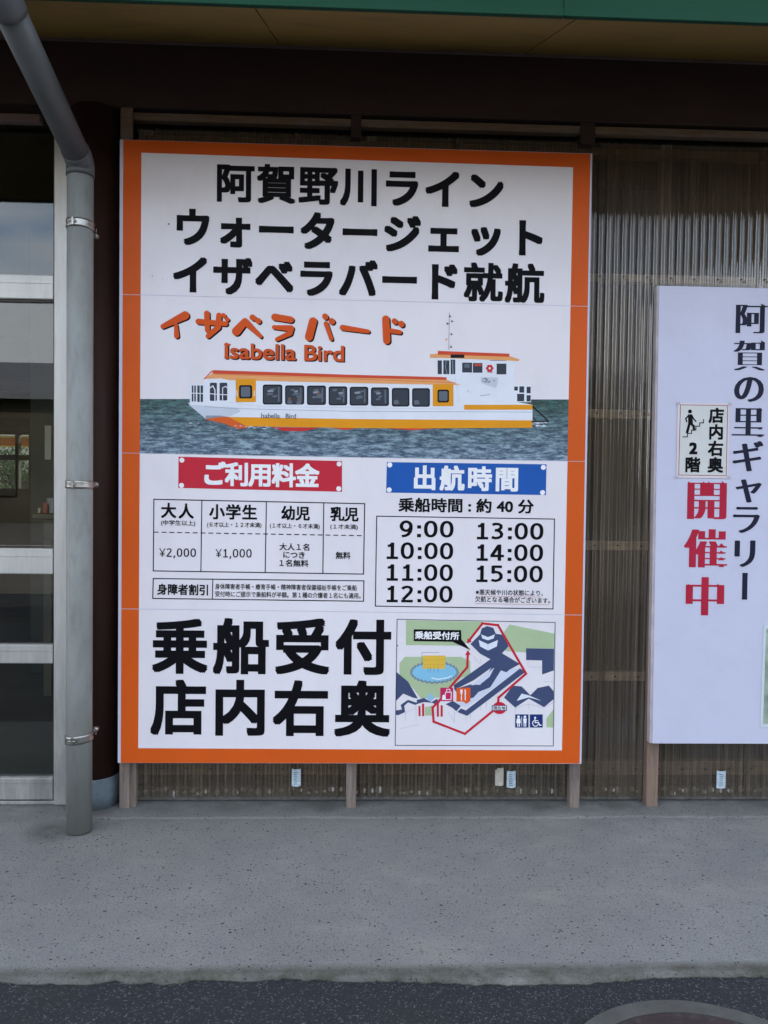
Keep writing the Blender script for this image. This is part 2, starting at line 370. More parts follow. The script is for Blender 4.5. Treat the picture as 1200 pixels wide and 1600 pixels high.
# thin mortar skim along the wall foot (its broken lip shows as a crack line)
b = MB(); NX2 = 420; prof = []
for i in range(NX2+1):
    x = -1.12+(X_R+1.1)*i/NX2
    y1 = G(600, 1279).y+0.012*mnoise.noise((x*3.1, 0, 2))+0.006*mnoise.noise((x*14, 5, 2))+0.003*mnoise.noise((x*60, 5, 2))
    prof.append([(x, 0.3, 0.006), (x, y1+0.006, 0.0055), (x, y1, 0.003), (x, y1-0.001, -0.004)])
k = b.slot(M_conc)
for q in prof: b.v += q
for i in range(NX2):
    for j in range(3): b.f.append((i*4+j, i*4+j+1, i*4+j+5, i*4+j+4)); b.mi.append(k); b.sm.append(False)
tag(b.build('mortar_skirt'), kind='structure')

# open car park across the road: lighter worn paving with painted bay lines (reflected in the glass)
M_park = M_plain('worn_car_park', (0.105, 0.095, 0.080), 0.9, 0.15, 0.8, dirt=(0.05, 0.048, 0.042), dirtamt=0.5)
M_line = M_plain('white_road_paint', (0.62, 0.62, 0.60), 0.7, 0.1, 6)
b = MB(); b.face([(-60, -23.5, -0.009), (60, -23.5, -0.009), (60, -6.0, -0.009), (-60, -6.0, -0.009)], M_park)
park = tag(b.build('car_park'), kind='structure')
for i in range(9):
    x_ = -20+3.2*i
    b = MB(); b.face([(x_, -19, -0.005), (x_+0.14, -19, -0.005), (x_+1.64, -13.5, -0.005), (x_+1.5, -13.5, -0.005)], M_line); b.build('bay_line', park)
b = MB(); b.face([(-22, -13.45, -0.005), (12, -13.45, -0.005), (12, -13.3, -0.005), (-22, -13.3, -0.005)], M_line); b.build('bay_line', park)

# hills on both sides, seen only as reflections and through the shop
M_hill = M_plain('wooded_hill', (0.030, 0.050, 0.022), 0.95, 0.5, 0.05, bmp=1.0, bscale=0.4)
def ridge(sign, dist, h):
    b = MB(); k = b.slot(M_hill); n0 = 90; rows = 8; vs = []
    for i in range(n0+1):
        x = -420+840*i/n0
        H = h*(0.72+0.55*mnoise.noise((x*0.006, sign*3, 1))+0.13*mnoise.noise((x*0.03, sign, 4))+0.05*mnoise.noise((x*0.15, sign, 9)))
        for j in range(rows+1):
            t = j/rows
            b.v.append((x, sign*(dist+t*70), -0.5+H*math.sin(t*math.pi/2)))
    for i in range(n0):
        for j in range(rows):
            a = i*(rows+1)+j; b.f.append((a, a+1, a+rows+2, a+rows+1)); b.mi.append(k); b.sm.append(True)
    tag(b.build('hills'), kind='structure')
ridge(-1, 150, 40); ridge(1, 140, 34)

# ================================================================== SHOP BUILDING
YG = 0.10          # glass plane of the sliding door
bld = empty('shop_building', (0, 0.1, 0), 'dark timbered shop front with green eave, ochre soffit and brown round column', 'building')
# beam over the wall and door
YB = 0.05
zb1 = ZP(600, 77, YB); zb0 = ZP(600, 180, YB)
b = MB(); b.box(X_L, X_R, YB, YB+0.16, zb0, zb1+0.012, M_beam, 0.004); b.build('beam', bld)
# thin bead where soffit meets beam
b = MB(); b.box(X_L, X_R, YB-0.010, YB-0.001, zb1-0.012, zb1-0.004, M_trim); b.build('bead', bld)
# sloping soffit boards, each its own piece, with open joints
YE, ZE = -0.69, ZP(600, 18, -0.69)
sl_ = (zb1-ZE)/(YB-YE)
xs = []
x1 = XP(438, 66, YB); x2_ = XP(820, 79, YB); st = x2_-x1
jx = [x1+st*i for i in range(-4, 5)]
for a, c in zip(jx, jx[1:]):
    g = 0.0022
    b = MB(); b.prism([(a+g, YE, ZE), (c-g, YE, ZE), (c-g, YB+0.02, ZE+sl_*(YB+0.02-YE)), (a+g, YB+0.02, ZE+sl_*(YB+0.02-YE))], (0, 0, 0.008), M_soffit)
    b.build('soffit_board', bld)
b = MB(); b.prism([(X_L, YE, ZE+0.020), (X_R, YE, ZE+0.020), (X_R, YB+0.02, ZE+0.020+sl_*(YB+0.02-YE)), (X_L, YB+0.02, ZE+0.020+sl_*(YB+0.02-YE))], (0, 0, 0.01), M_dark); b.build('soffit_backing', bld)
# green fascia in lengths, lower return lip
xj = XP(884, 20, YE-0.02)
for a, c in ((X_L, xj-1.82), (xj-1.82, xj), (xj, X_R)):
    b = MB(); b.box(a+0.001, c-0.001, YE-0.022, YE-0.002, ZE-0.006, ZE+0.24, M_fascia, 0.002)
    b.box(a+0.001, c-0.001, YE-0.026, YE-0.0225, ZE-0.010, ZE+0.014, M_fascia, 0.001); b.build('fascia', bld)
b = MB(); b.box(xj-0.006, xj+0.006, YE-0.0285, YE-0.0265, ZE-0.010, ZE+0.24, M_fascia); b.build('fascia_joint', bld)
# roof
M_roof = M_plain('roof_metal', (0.05, 0.055, 0.06), 0.5, 0.1, 3)
b = MB()
b.prism([(X_L, YE-0.05, ZE+0.245), (X_R, YE-0.05, ZE+0.245), (X_R, 3.2, ZE+0.245+0.37*3.9), (X_L, 3.2, ZE+0.245+0.37*3.9)], (0, 0, 0.05), M_roof)
b.prism([(X_L, 7.2, ZE+0.30), (X_R, 7.2, ZE+0.30), (X_R, 3.205, ZE+0.245+0.37*3.9), (X_L, 3.205, ZE+0.245+0.37*3.9)], (0, 0, 0.05), M_roof)
b.build('roof', bld)
# half-round gutter on the fascia
b = MB(); YQ = YE-0.09; zq = ZE+0.235; pts = []
for i in range(13):
    t = math.pi*i/12; pts.append((YQ+0.06*math.cos(t), zq-0.06*math.sin(t)))
for i in range(12):
    (ya, za), (yb_, zb_) = pts[i], pts[i+1]
    b.face([(X_L, ya, za), (X_R, ya, za), (X_R, yb_, zb_), (X_L, yb_, zb_)], M_pipe_shaded, True)
b.build('gutter', bld)
# inner shell: side walls, back wall with a window opening, ceiling, upper front wall
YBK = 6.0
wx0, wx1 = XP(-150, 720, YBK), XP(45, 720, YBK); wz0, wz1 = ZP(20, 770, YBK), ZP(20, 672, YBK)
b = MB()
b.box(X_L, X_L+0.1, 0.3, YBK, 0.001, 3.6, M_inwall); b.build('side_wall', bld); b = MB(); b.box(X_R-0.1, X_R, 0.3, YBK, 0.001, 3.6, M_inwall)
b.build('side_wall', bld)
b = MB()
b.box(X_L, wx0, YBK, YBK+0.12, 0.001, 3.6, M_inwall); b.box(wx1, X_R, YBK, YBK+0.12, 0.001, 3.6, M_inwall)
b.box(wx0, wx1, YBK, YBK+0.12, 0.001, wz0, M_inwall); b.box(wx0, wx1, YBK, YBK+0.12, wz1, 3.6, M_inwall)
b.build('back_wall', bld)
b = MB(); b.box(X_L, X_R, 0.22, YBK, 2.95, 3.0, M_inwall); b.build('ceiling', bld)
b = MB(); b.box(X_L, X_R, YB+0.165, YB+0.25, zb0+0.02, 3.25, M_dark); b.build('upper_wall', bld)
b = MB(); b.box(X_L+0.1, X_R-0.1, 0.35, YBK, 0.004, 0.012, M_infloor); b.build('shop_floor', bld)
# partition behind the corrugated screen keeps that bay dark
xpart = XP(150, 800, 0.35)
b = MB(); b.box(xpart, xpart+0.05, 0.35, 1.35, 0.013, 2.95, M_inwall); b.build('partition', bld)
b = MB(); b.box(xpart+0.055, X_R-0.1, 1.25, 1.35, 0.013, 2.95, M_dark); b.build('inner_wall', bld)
# back window
M_frame_d = M_plain('dark_window_frame', (0.03, 0.025, 0.018), 0.5)
bw = MB()
bw.box(wx0, wx1, YBK-0.02, YBK+0.05, wz0, wz0+0.05, M_frame_d); bw.box(wx0, wx1, YBK-0.02, YBK+0.05, wz1-0.05, wz1, M_frame_d)
ztr = ZP(20, 715, YBK)
bw.box(wx0, wx1, YBK-0.025, YBK+0.045, ztr-0.03, ztr+0.03, M_frame_d)
for px in (-100, -35, 28):
    xx = XP(px, 720, YBK); bw.box(xx-0.02, xx+0.02, YBK-0.03, YBK+0.04, wz0, wz1, M_frame_d)
win = bw.build('window_frame', bld)
b = MB(); b.box(wx0, wx1, YBK+0.055, YBK+0.061, wz0, wz1, M_pane); b.build('pane', win)
M_val = M_plain('orange_valance', (0.42, 0.12, 0.02), 0.6); M_valy = M_plain('yellow_valance', (0.62, 0.45, 0.08), 0.6)
b = MB(); za, zc = ZP(20, 696, YBK+0.1), ZP(20, 684, YBK+0.1)
b.box(wx0, wx1, YBK+0.13, YBK+0.15, za, zc, M_val); b.box(wx0, wx1, YBK+0.12, YBK+0.129, zc, zc+0.02, M_valy); b.box(wx0, wx1, YBK+0.12, YBK+0.129, za-0.016, za, M_valy)
b.build('valance', win)
# round column with pale mortar foot
XC, YC = XP(150, 800, 0.10), 0.10
b = MB(); b.tube([(XC, YC, 0.125), (XC, YC, 1.2), (XC, YC, zb0-0.002)], [0.094, 0.094, 0.094], M_column, 48); b.build('column', bld)
b = MB(); b.tube([(XC, YC, 0.0), (XC, YC, 0.06), (XC, YC, 0.118), (XC, YC, 0.1245)], [0.101, 0.099, 0.098, 0.094], M_foot, 48); b.build('column_foot', bld)
# ================================================================== CORRUGATED SCREEN
scr = empty('corrugated_screen', (0.5, 0.12, 0), 'clear corrugated plastic sheeting on timber battens behind both signboards', 'wall')
YS = 0.085
sx0, sx1 = XP(208, 1240, YS), X_R-0.02
ztop = ZP(600, 213, YS)
PITCH, AMP = 0.032, 0.0068
nsheet = 0; x = sx0
while x < sx1:
    xe = min(x+0.655, sx1)
    b = MB(); k = b.slot(M_polyc); n = int((xe-x)/PITCH*18); zs = [0.028+(ztop-0.028)*t/12 for t in range(13)]
    yo = YS+(0.0018 if nsheet % 2 else 0)
    for i in range(n+1):
        xx = x+(xe-x)*i/n
        for z in zs:
            wob = 0.0007*mnoise.noise((xx*3, z*1.7, nsheet*3.3))
            b.v.append((xx, yo+AMP*(math.cos(2*math.pi*(xx-sx0)/PITCH)+0.105*math.cos(6*math.pi*(xx-sx0)/PITCH))+wob, z))
    for i in range(n):
        for j in range(12):
            a = i*13+j; b.f.append((a, a+13, a+14, a+1)); b.mi.append(k); b.sm.append(True)
    b.build('corrugated_sheet', scr); nsheet += 1; x = xe-PITCH*1.0 if xe < sx1 else sx1
# battens behind the sheet (heights read at x = 975)
for (pt, pb, mt_, dy) in ((428, 441, M_batten, 0), (640, 654, M_batten, 0), (846, 860, M_batten, 0), (1050, 1064, M_batten, 0), (1189, 1211, M_batten2, 0)):
    b = MB(); b.box(sx0, sx1, YS+0.010, YS+0.045, ZP(975, pb, YS+0.01), ZP(975, pt, YS+0.01), mt_, 0.002); b.build('batten', scr)
b = MB(); b.box(sx0, sx1, YS+0.010, YS+0.045, ZP(975, 245, YS+0.01), ZP(975, 232, YS+0.01), M_rail, 0.002); b.build('batten', scr)
b = MB()
for pt in (434, 647, 853, 1057, 1200):
    z_ = ZP(975, pt, YS); i_ = 0
    xx = sx0+PITCH*0.5+0.005
    while xx < sx1-0.02:
        b.tube([(xx, YS-AMP-0.0045, z_+0.002*math.sin(i_*7.3)), (xx, YS-AMP-0.0005, z_+0.002*math.sin(i_*7.3))], 0.0042, M_frame_d, 6); xx += PITCH*3; i_ += 1
tag(b.build('screws', scr), kind='stuff')
# studs
for (pa, pc) in ((216, 231), (560, 573), (884, 897), (1010, 1026), (1330, 1346)):
    b = MB(); b.box(XP(pa, 1230, YS+0.05), XP(pc, 1230, YS+0.05), YS+0.047, YS+0.09, 0.012, ztop+0.02, M_post, 0.002); b.build('stud', scr)
for (pa, pc) in ((735, 741), (776, 792)):
    b = MB(); b.box(XP(pa, 1230, YS+0.05), XP(pc, 1230, YS+0.05), YS+0.047, YS+0.07, 0.05, 0.5, M_post, 0.001); b.build('brace', scr)
# sill stones behind the foot of the sheet: pale lumps in a concrete sill
b = MB(); b.box(sx0, sx1, YS+0.012, YS+0.20, 0.007, 0.066, M_sill, 0.006); b.build('sill', scr)
b = MB(); k = b.slot(M_sill)
import bmesh
bm = bmesh.new()
xx = sx0+0.02
while xx < sx1-0.02:
    r_ = random.uniform(0.009, 0.019)
    mtx = Matrix.Translation((xx, YS+0.012, 0.046+random.uniform(-0.008, 0.012))) @ Matrix.Diagonal((1.1, 0.45, random.uniform(0.7, 1.1), 1))
    bmesh.ops.create_icosphere(bm, subdivisions=1, radius=r_, matrix=mtx)
    xx += r_*2*random.uniform(0.85, 1.7)
me = bpy.data.meshes.new('sill_pebbles'); bm.to_mesh(me); bm.free(); me.materials.append(M_plain('pale_pebble', (0.36, 0.35, 0.32), 0.9, 0.3, 40))
tag(link('sill_pebbles', me, scr), kind='stuff')
# upper rail in lengths, dark spacer blocks between them
zr1, zr0 = ZP(600, 187, 0.06), ZP(600, 199, 0.06)
cuts = [(XP(190, 186, 0.06), XP(549, 190, 0.06)), (XP(564, 190, 0.06), XP(907, 195, 0.06)), (XP(930, 195, 0.06), X_R-0.05)]
for a, c in cuts:
    b = MB(); b.box(a, c, 0.060, 0.095, zr0, zr1, M_rail, 0.002); b.build('upper_rail', scr)
for (a, c) in ((548, 565), (907, 931)):
    b = MB(); b.box(XP(a, 200, 0.05)+0.001, XP(c, 200, 0.05)-0.001, 0.053, 0.10, zr0-0.045, zb0-0.001, M_beam, 0.002); b.build('spacer_block', scr)
# end stud standing proud at the left, behind the signboard corner
b = MB(); b.box(XP(188, 200, 0.045), XP(207, 200, 0.045), 0.046, 0.0585, ZP(188, 240, 0.05), zb0-0.001, M_rail, 0.002); b.build('end_stud', scr)
# product stickers on the sheet, bent by the corrugation
M_stk = M_plain('silver_sticker', (0.50, 0.60, 0.66), 0.3, 0.25, 60, dirt=(0.2, 0.27, 0.33), dirtamt=0.8)
M_stk2 = M_plain('cream_sticker', (0.50, 0.46, 0.38), 0.6, 0.2, 60)
def sticker(px0, px1, py0, py1, mt_, label, cream=False):
    b = MB(); k = b.slot(mt_); n = 10; x0_, x1_ = XP(px0, py0, YS-0.006), XP(px1, py0, YS-0.006); z1_, z0_ = ZP(px0, py0, YS-0.006), ZP(px0, py1, YS-0.006)
    for i in range(n+1):
        t = i/n; y = YS-0.0062-0.003*math.sin(t*math.pi)
        b.v += [(x0_+(x1_-x0_)*t, y, z0_-0.002*math.sin(t*math.pi)), (x0_+(x1_-x0_)*t, y, z1_-0.002*math.sin(t*math.pi))]
    for i in range(n): b.f.append((2*i, 2*i+2, 2*i+3, 2*i+1)); b.mi.append(k); b.sm.append(True)
    o = b.build('sticker'); tag(o, label, 'sticker', 'product stickers on the corrugated sheet')
    if not cream:
        kk = MB(); wdt = x1_-x0_
        for t in range(7):
            zz = z0_+(z1_-z0_)*(0.12+0.11*t)
            kk.face([(x0_+wdt*0.25, YS-0.0096, zz), (x0_+wdt*(0.55+0.2*random.random()), YS-0.0098, zz), (x0_+wdt*0.6, YS-0.0098, zz+0.002), (x0_+wdt*0.25, YS-0.0096, zz+0.002)], ink(40, 60, 80))
        kk.build('print', o)
sticker(456, 470, 1201, 1228, M_stk, 'silver blue sticker under the left half of the orange bordered sign')
sticker(774, 787, 1199, 1227, M_stk2, 'cream sticker under the orange bordered sign, left of a silver one', True)
sticker(792, 806, 1204, 1230, M_stk, 'silver sticker just right of the cream sticker low on the plastic')
sticker(1120, 1134, 1204, 1231, M_stk, 'silver sticker below the gallery board at far right')

# ================================================================== SLIDING DOOR
door = empty('glass_door', (XP(40, 800, YG), YG, 0), 'aluminium framed glass sliding door at the left edge', 'door')
def rail_(name, x0p, x1p, yt, yb_, Y0, Y1, mt_, bev=0.003):
    pm = (x0p+x1p)/2
    b = MB(); b.box(XP(x0p, 800, Y0), XP(x1p, 800, Y0), Y0, Y1, ZP(60, yb_, Y0), ZP(60, yt, Y0), mt_, bev); return b.build(name, door)
xl_ = -700
xs0 = XP(84, 800, YG-0.03); xs1 = XP(105.5, 800, YG-0.03)
b = MB(); b.box(xs0, xs1, YG-0.03, YG+0.05, 0.002, ZP(90, 190, YG-0.03), M_mullion, 0.003); b.box(xs1+0.0005, xs1+0.006, YG-0.02, YG+0.04, 0.002, ZP(90, 190, YG-0.03), M_frame_d); b.build('stile', door)
b = MB(); b.box(xs0-0.006, xs0-0.0005, YG-0.020, YG+0.03, 0.04, ZP(90, 192, YG-0.03), M_frame_d); b.build('seal', door)
rail_('rail', xl_, 83, 429.5, 467, YG-0.022, YG+0.03, M_mullion)
rail_('rail', xl_, 83, 857.5, 897, YG-0.022, YG+0.03, M_mullion)
rail_('rail', xl_, 83, 1008, 1037, YG-0.022, YG+0.03, M_mullion)
rail_('rail', xl_, 83, 1216, 1250, YG-0.022, YG+0.03, M_mullion)
b = MB(); b.box(XP(xl_, 800, YG), xs0-0.001, YG-0.026, YG+0.05, 0.002, ZP(60, 1251.5, YG-0.02), M_mullion, 0.002); b.build('threshold', door)
b = MB(); b.box(XP(xl_, 800, YG), XP(66, 180, 0.06), 0.035, 0.07, ZP(30, 189, 0.035), ZP(30, 177, 0.035), M_trim, 0.002); b.build('head_trim', door)
# small step on each rail: raised bead
for yy in (441, 868, 1016, 1222):
    rail_('bead', xl_, 83, yy, yy+1.6, YG-0.0245, YG-0.0225, M_mullion, 0.0)
for (ya, yb_) in ((192, 429), (467.5, 857), (897.5, 1007.5), (1037.5, 1215.5)):
    b = MB(); b.box(XP(xl_, 800, YG), xs0-0.007, YG, YG+0.006, ZP(60, yb_, YG)-0.004, ZP(60, ya, YG)+0.004, M_pane); b.build('pane', door)
b = MB(); b.box(XP(xl_, 800, YG), xs0-0.007, YG-0.010, YG-0.002, ZP(60, 472, YG-0.01), ZP(60, 467.6, YG-0.01), M_frame_d); b.build('seal', door)

# ---- things inside, seen through the glass
M_inwood = M_plain('interior_brown_wood', (0.12, 0.07, 0.03), 0.6, 0.3, 3)
for (yp0, yp1, Yd) in ((596, 612, 3.6), (640, 652, 4.4), (664, 672, 5.2)):
    b = MB(); b.box(X_L+0.12, XP(83, 600, Yd)+0.3, Yd, Yd+0.1, ZP(40, yp1, Yd), ZP(40, yp0, Yd), M_inwood, 0.004); b.build('ceiling_beam', bld)
M_pillar = M_plain('dark_green_pillar', (0.022, 0.028, 0.018), 0.6, 0.3, 3)
YI = 2.2
b = MB(); b.box(XP(47, 750, YI), XP(47, 750, YI)+0.24, YI, YI+0.24, 0.013, 2.95, M_pillar, 0.004)
tag(b.build('inner_pillar'), 'dark square pillar inside the shop behind the glass door', 'pillar')
M_paper = M_plain('cream_paper', (0.72, 0.68, 0.52), 0.8, 0.05, 8)
b = MB(); b.box(XP(70, 700, YI-0.01), XP(80, 700, YI-0.01), YI-0.012, YI-0.004, ZP(70, 718, YI-0.01), ZP(70, 665, YI-0.01), M_paper, 0.001)
tag(b.build('paper_strip'), 'narrow cream paper strip on the dark pillar inside the door', 'paper')
M_cnt = M_plain('counter_wood', (0.10, 0.085, 0.06), 0.5, 0.2, 4)
YT = 1.6
b = MB(); zt = ZP(60, 803, YT)
cx0, cx1 = XP(50, 803, YT), XP(50, 803, YT)+1.0
b.box(cx0, cx1, YT, YT+0.6, zt-0.03, zt, M_cnt, 0.004); top = b
ct = empty('counter', (cx0+0.5, YT+0.3, 0.013), 'low dark counter inside the shop near the glass door', 'table')
top.build('tabletop', ct)
b = MB(); b.box(cx0+0.05, cx1-0.05, YT+0.04, YT+0.56, zt-0.15, zt-0.031, M_cnt, 0.003); b.build('apron', ct)
for ax in (cx0+0.05, cx1-0.10):
    for ay in (YT+0.04, YT+0.51):
        b = MB(); b.box(ax, ax+0.05, ay, ay+0.05, 0.013, zt-0.151, M_cnt, 0.003); b.build('leg', ct)
def small(name, px0, px1, py0, py1, mt_, label, cat, d=0.08):
    b = MB(); b.box(XP(px0, 790, YT+0.1), XP(px1, 790, YT+0.1), YT+0.1, YT+0.1+d, zt+0.001, zt+0.001+abs(ZP(60, py0, YT+0.1)-ZP(60, py1, YT+0.1)), mt_, 0.003)
    tag(b.build(name), label, cat)
small('red_box', 67, 78, 784, 800, M_plain('red_card', (0.45, 0.05, 0.03), 0.5, 0.3, 60), 'small red box standing on the counter inside', 'box')
small('display_card', 73, 84, 760, 784, M_plain('grey_card', (0.35, 0.36, 0.36), 0.5, 0.3, 60), 'pale upright card stand behind the red box inside', 'card', 0.01)
small('paper_cup', 59, 63, 792, 800, M_paper, 'small pale cup on the counter left of the red box', 'cup', 0.03)

# ================================================================== DOWNPIPE
RP = 0.0455
px_c, YPp = 124.5, -0.16
Xp = XP(px_c, 800, YPp)
pb_ = empty('downpipe', (Xp, YPp, 0.0), 'grey plastic rain downpipe with slanting offset at the top', 'pipe')
def ctr(px, py, Y): return P(px, py, Y)
elb = ctr(125, 252, YPp); elb.x = Xp
topc = ctr(0, -14, -0.79)
zj = ZP(124, 276, YPp)
b = MB(); b.tube([(Xp, YPp, 0.006), (Xp, YPp, 0.6), (Xp, YPp, 1.3), (Xp, YPp, zj-0.002)], RP, M_pipe, 48); b.build('pipe', pb_)
d1 = (topc-elb).normalized()
def bend(a, mid, c, n=8):
    out = []
    for i in range(n+1):
        t = i/n; out.append(a*(1-t)**2+mid*2*t*(1-t)+c*t*t)
    return out
lo = Vector((Xp, YPp, zj+0.030)); hi = elb+d1*0.055
b = MB(); pth = [Vector((Xp, YPp, zj))]+bend(lo, elb, hi); b.tube(pth, [RP+0.0035]*len(pth), M_pipe_shaded, 48); b.build('elbow', pb_)
b = MB(); b.tube([hi-d1*0.004, elb+(topc-elb)*0.5, topc-d1*0.06], RP, M_pipe_shaded, 48); b.build('slanting_pipe', pb_)
up_ = Vector((topc.x, topc.y, topc.z+0.06))
b = MB(); pth = bend(topc-d1*0.065, topc, up_); b.tube(pth, [RP+0.004]*len(pth), M_pipe_shaded, 48)
b.tube([up_-Vector((0, 0, 0.004)), up_+Vector((0, 0, 0.004))], RP+0.007, M_pipe, 48)
b.build('elbow', pb_)
b = MB(); b.tube([up_, Vector((up_.x, up_.y, ZE+0.2))], RP, M_pipe_shaded, 48); b.build('gutter_outlet', pb_)
b = MB(); b.tube([(Xp, YPp, zj-0.003), (Xp, YPp, zj+0.001)], RP+0.0015, M_frame_d, 48); b.build('joint_gasket', pb_)
# stainless bands
for (py, tilt, hgt, pyb) in ((346, 0.03, 0.030, 368), (757, 0.0, 0.028, 757), (1158, -0.10, 0.030, 1140)):
    zc_ = ZP(124, py, YPp-RP)
    b = MB(); k = b.slot(M_steel); seg = 48; prof_ = [(-hgt/2, 0.0012), (-hgt/2, 0.0032), (-hgt*0.28, 0.0040), (0, 0.0022), (hgt*0.28, 0.0040), (hgt/2, 0.0032), (hgt/2, 0.0012)]
    n0 = len(b.v)
    for j in range(seg):
        t = 2*math.pi*j/seg
        for (dz, dr) in prof_:
            rr = RP+dr; b.v.append((Xp+rr*math.cos(t), YPp+rr*math.sin(t), zc_+dz-tilt*rr*math.cos(t)))
    m_ = len(prof_)
    for j in range(seg):
        for i in range(m_-1):
            a = n0+j*m_+i; c = n0+((j+1) % seg)*m_+i; b.f.append((a, c, c+1, a+1)); b.mi.append(k); b.sm.append(True)
    bo = b.build('pipe_band', pb_)
    b = MB(); b.box(Xp-0.012, Xp-0.004, YPp-RP-0.010, YPp-RP+0.003, zc_-hgt*0.5+0.001, zc_+hgt*0.5-0.001, M_steel, 0.001)
    b.tube([(Xp-0.02, YPp-RP-0.006, zc_), (Xp+0.004, YPp-RP-0.006, zc_)], 0.004, M_steel, 10); b.build('clasp', bo)
    c0 = P(148.5, pyb, -0.13)
    b = MB(); b.tube([(c0.x, -0.095, c0.z), (c0.x, -0.118, c0.z)], 0.005, M_frame_d, 12); b.box(Xp+RP-0.004, c0.x, -0.116, -0.112, min(zc_, c0.z)-0.006, max(zc_, c0.z)+0.006, M_steel, 0.0005); b.tube([(c0.x, -0.119, c0.z), (c0.x, -0.128, c0.z), (c0.x, -0.134, c0.z)], [0.0115, 0.0105, 0.006], M_steel, 14); b.build('bolt', bo)

# ================================================================== PRINTING HELPERS
class Print:
    def __init__(s, Y): s.Y = Y; s.b = MB()
    def poly(s, pts, mt_, layer=0):
        s.b.face([P(x, y, s.Y-layer*0.00025) for x, y in pts], mt_)
    def rect(s, x0, y0, x1, y1, mt_, layer=0, slope=0.0):
        s.poly([(x0, y0), (x1, y0+slope*(x1-x0)), (x1, y1+slope*(x1-x0)), (x0, y1)], mt_, layer)
    def line(s, pts, wd, mt_, layer=0):
        for (a, c) in zip(pts, pts[1:]):
            dx, dy = c[0]-a[0], c[1]-a[1]; L = math.hypot(dx, dy) or 1; nx, ny = -dy/L*wd/2, dx/L*wd/2; ex, ey = dx/L*wd/2, dy/L*wd/2
            s.poly([(a[0]-ex+nx, a[1]-ey+ny), (c[0]+ex+nx, c[1]+ey+ny), (c[0]+ex-nx, c[1]+ey-ny), (a[0]-ex-nx, a[1]-ey-ny)], mt_, layer)
            layer += 0.08
    def disc(s, cx, cy, rx, ry, mt_, layer=0, n=28):
        s.poly([(cx+rx*math.cos(2*math.pi*i/n), cy+ry*math.sin(2*math.pi*i/n)) for i in range(n)], mt_, layer)
    def brush(s, pts, mt_, layer=0):         # stroke with a varying radius: (x, y, r)
        for (a, c) in zip(pts, pts[1:]):
            x0, y0, r0 = a; x1, y1, r1 = c; d = math.hypot(x1-x0, y1-y0) or 1
            th = math.atan2(y1-y0, x1-x0); be = math.acos(max(-1, min(1, (r0-r1)/d)))
            out = []
            for i in range(11):
                t = th+be+(2*math.pi-2*be)*i/10; out.append((x0+r0*math.cos(t), y0+r0*math.sin(t)))
            for i in range(11):
                t = th-be+2*be*i/10; out.append((x1+r1*math.cos(t), y1+r1*math.sin(t)))
            s.poly(out, mt_, layer); layer += 0.07
    def rrect(s, x0, y0, x1, y1, r, mt_, layer=0):
        out = []
        for (cx, cy, t0) in ((x1-r, y1-r, 0), (x0+r, y1-r, 90), (x0+r, y0+r, 180), (x1-r, y0+r, 270)):
            for i in range(5):
                t = R(t0+22.5*i); out.append((cx+r*math.cos(t), cy+r*math.sin(t)))
        s.poly(out, mt_, layer)
    def frame(s, q, wd, mt_, layer=0): s.line([q[0], q[1], q[2], q[3], q[0]], wd, mt_, layer)
    def build(s, name, parent): return s.b.build(name, parent)

_gl = {}
def glyphs(body, off=0.0):
    key = (body, off)
    if key not in _gl:
        c = bpy.data.curves.new('t', 'FONT'); c.body = body; c.size = 1.0; c.resolution_u = 4; c.offset = off
        o = bpy.data.objects.new('t', c); col.objects.link(o)
        bpy.context.view_layer.update()
        me = bpy.data.meshes.new_from_object(o.evaluated_get(bpy.context.evaluated_depsgraph_get()))
        vs = [(v.co.x, v.co.y) for v in me.vertices]; fs = [tuple(p.vertices) for p in me.polygons]
        bpy.data.objects.remove(o); bpy.data.curves.remove(c); bpy.data.meshes.remove(me)
        _gl[key] = (vs, fs)
    return _gl[key]
def shifts(rx, ry, nd=8):
    if rx == 0 and ry == 0: return [(0, 0)]
    if ry == 0: return [(-rx, 0), (-rx/2, 0), (0, 0), (rx/2, 0), (rx, 0)]
    return [(0, 0)]+[(rx*i, ry*j) for i in (-1, 0, 1) for j in (-1, 0, 1) if i or j]
def put(b, vs, fs, fn, rx, ry, mt_, Y):
    k = b.slot(mt_)
    for li, (dx, dy) in enumerate(shifts(rx, ry)):
        n = len(b.v); yy = Y-li*0.00004
        for (x, y) in vs:
            q = fn(x+dx, y+dy); b.v.append(tuple(P(q[0], q[1], yy)))
        for f in fs: b.f.append(tuple(n+i for i in f)); b.mi.append(k); b.sm.append(False)
def L_(b, text, c0, c1, em, bold, mt_, Y, ry=None, off=0.0, sx=1.0, rot=(), lean=None):
    """spaced characters, em boxes centred from c0 to c1 (photo pixels on the board's plane)"""
    n = len(text)
    for i, ch in enumerate(text):
        t = i/(n-1) if n > 1 else 0
        cx, cy = c0[0]+(c1[0]-c0[0])*t, c0[1]+(c1[1]-c0[1])*t
        vs, fs = glyphs(ch, off)
        kb = 1.25 if (ry is None and 0x3040 <= ord(ch) <= 0x30ff) else 1.0
        sl = lean if lean is not None else 0.0108+2.7e-5*(950-cy)
        vl = -0.0108-1.9e-5*(cx-600)
        def fn(x, y):
            u, v = (x-0.5)*em*sx, (y-0.36)*em
            if i in rot: u, v = v, -u
            return (cx+u-v*vl, cy-v+u*sl)
        put(b, vs, fs, fn, bold*kb, bold*kb if ry is None else ry, mt_, Y)
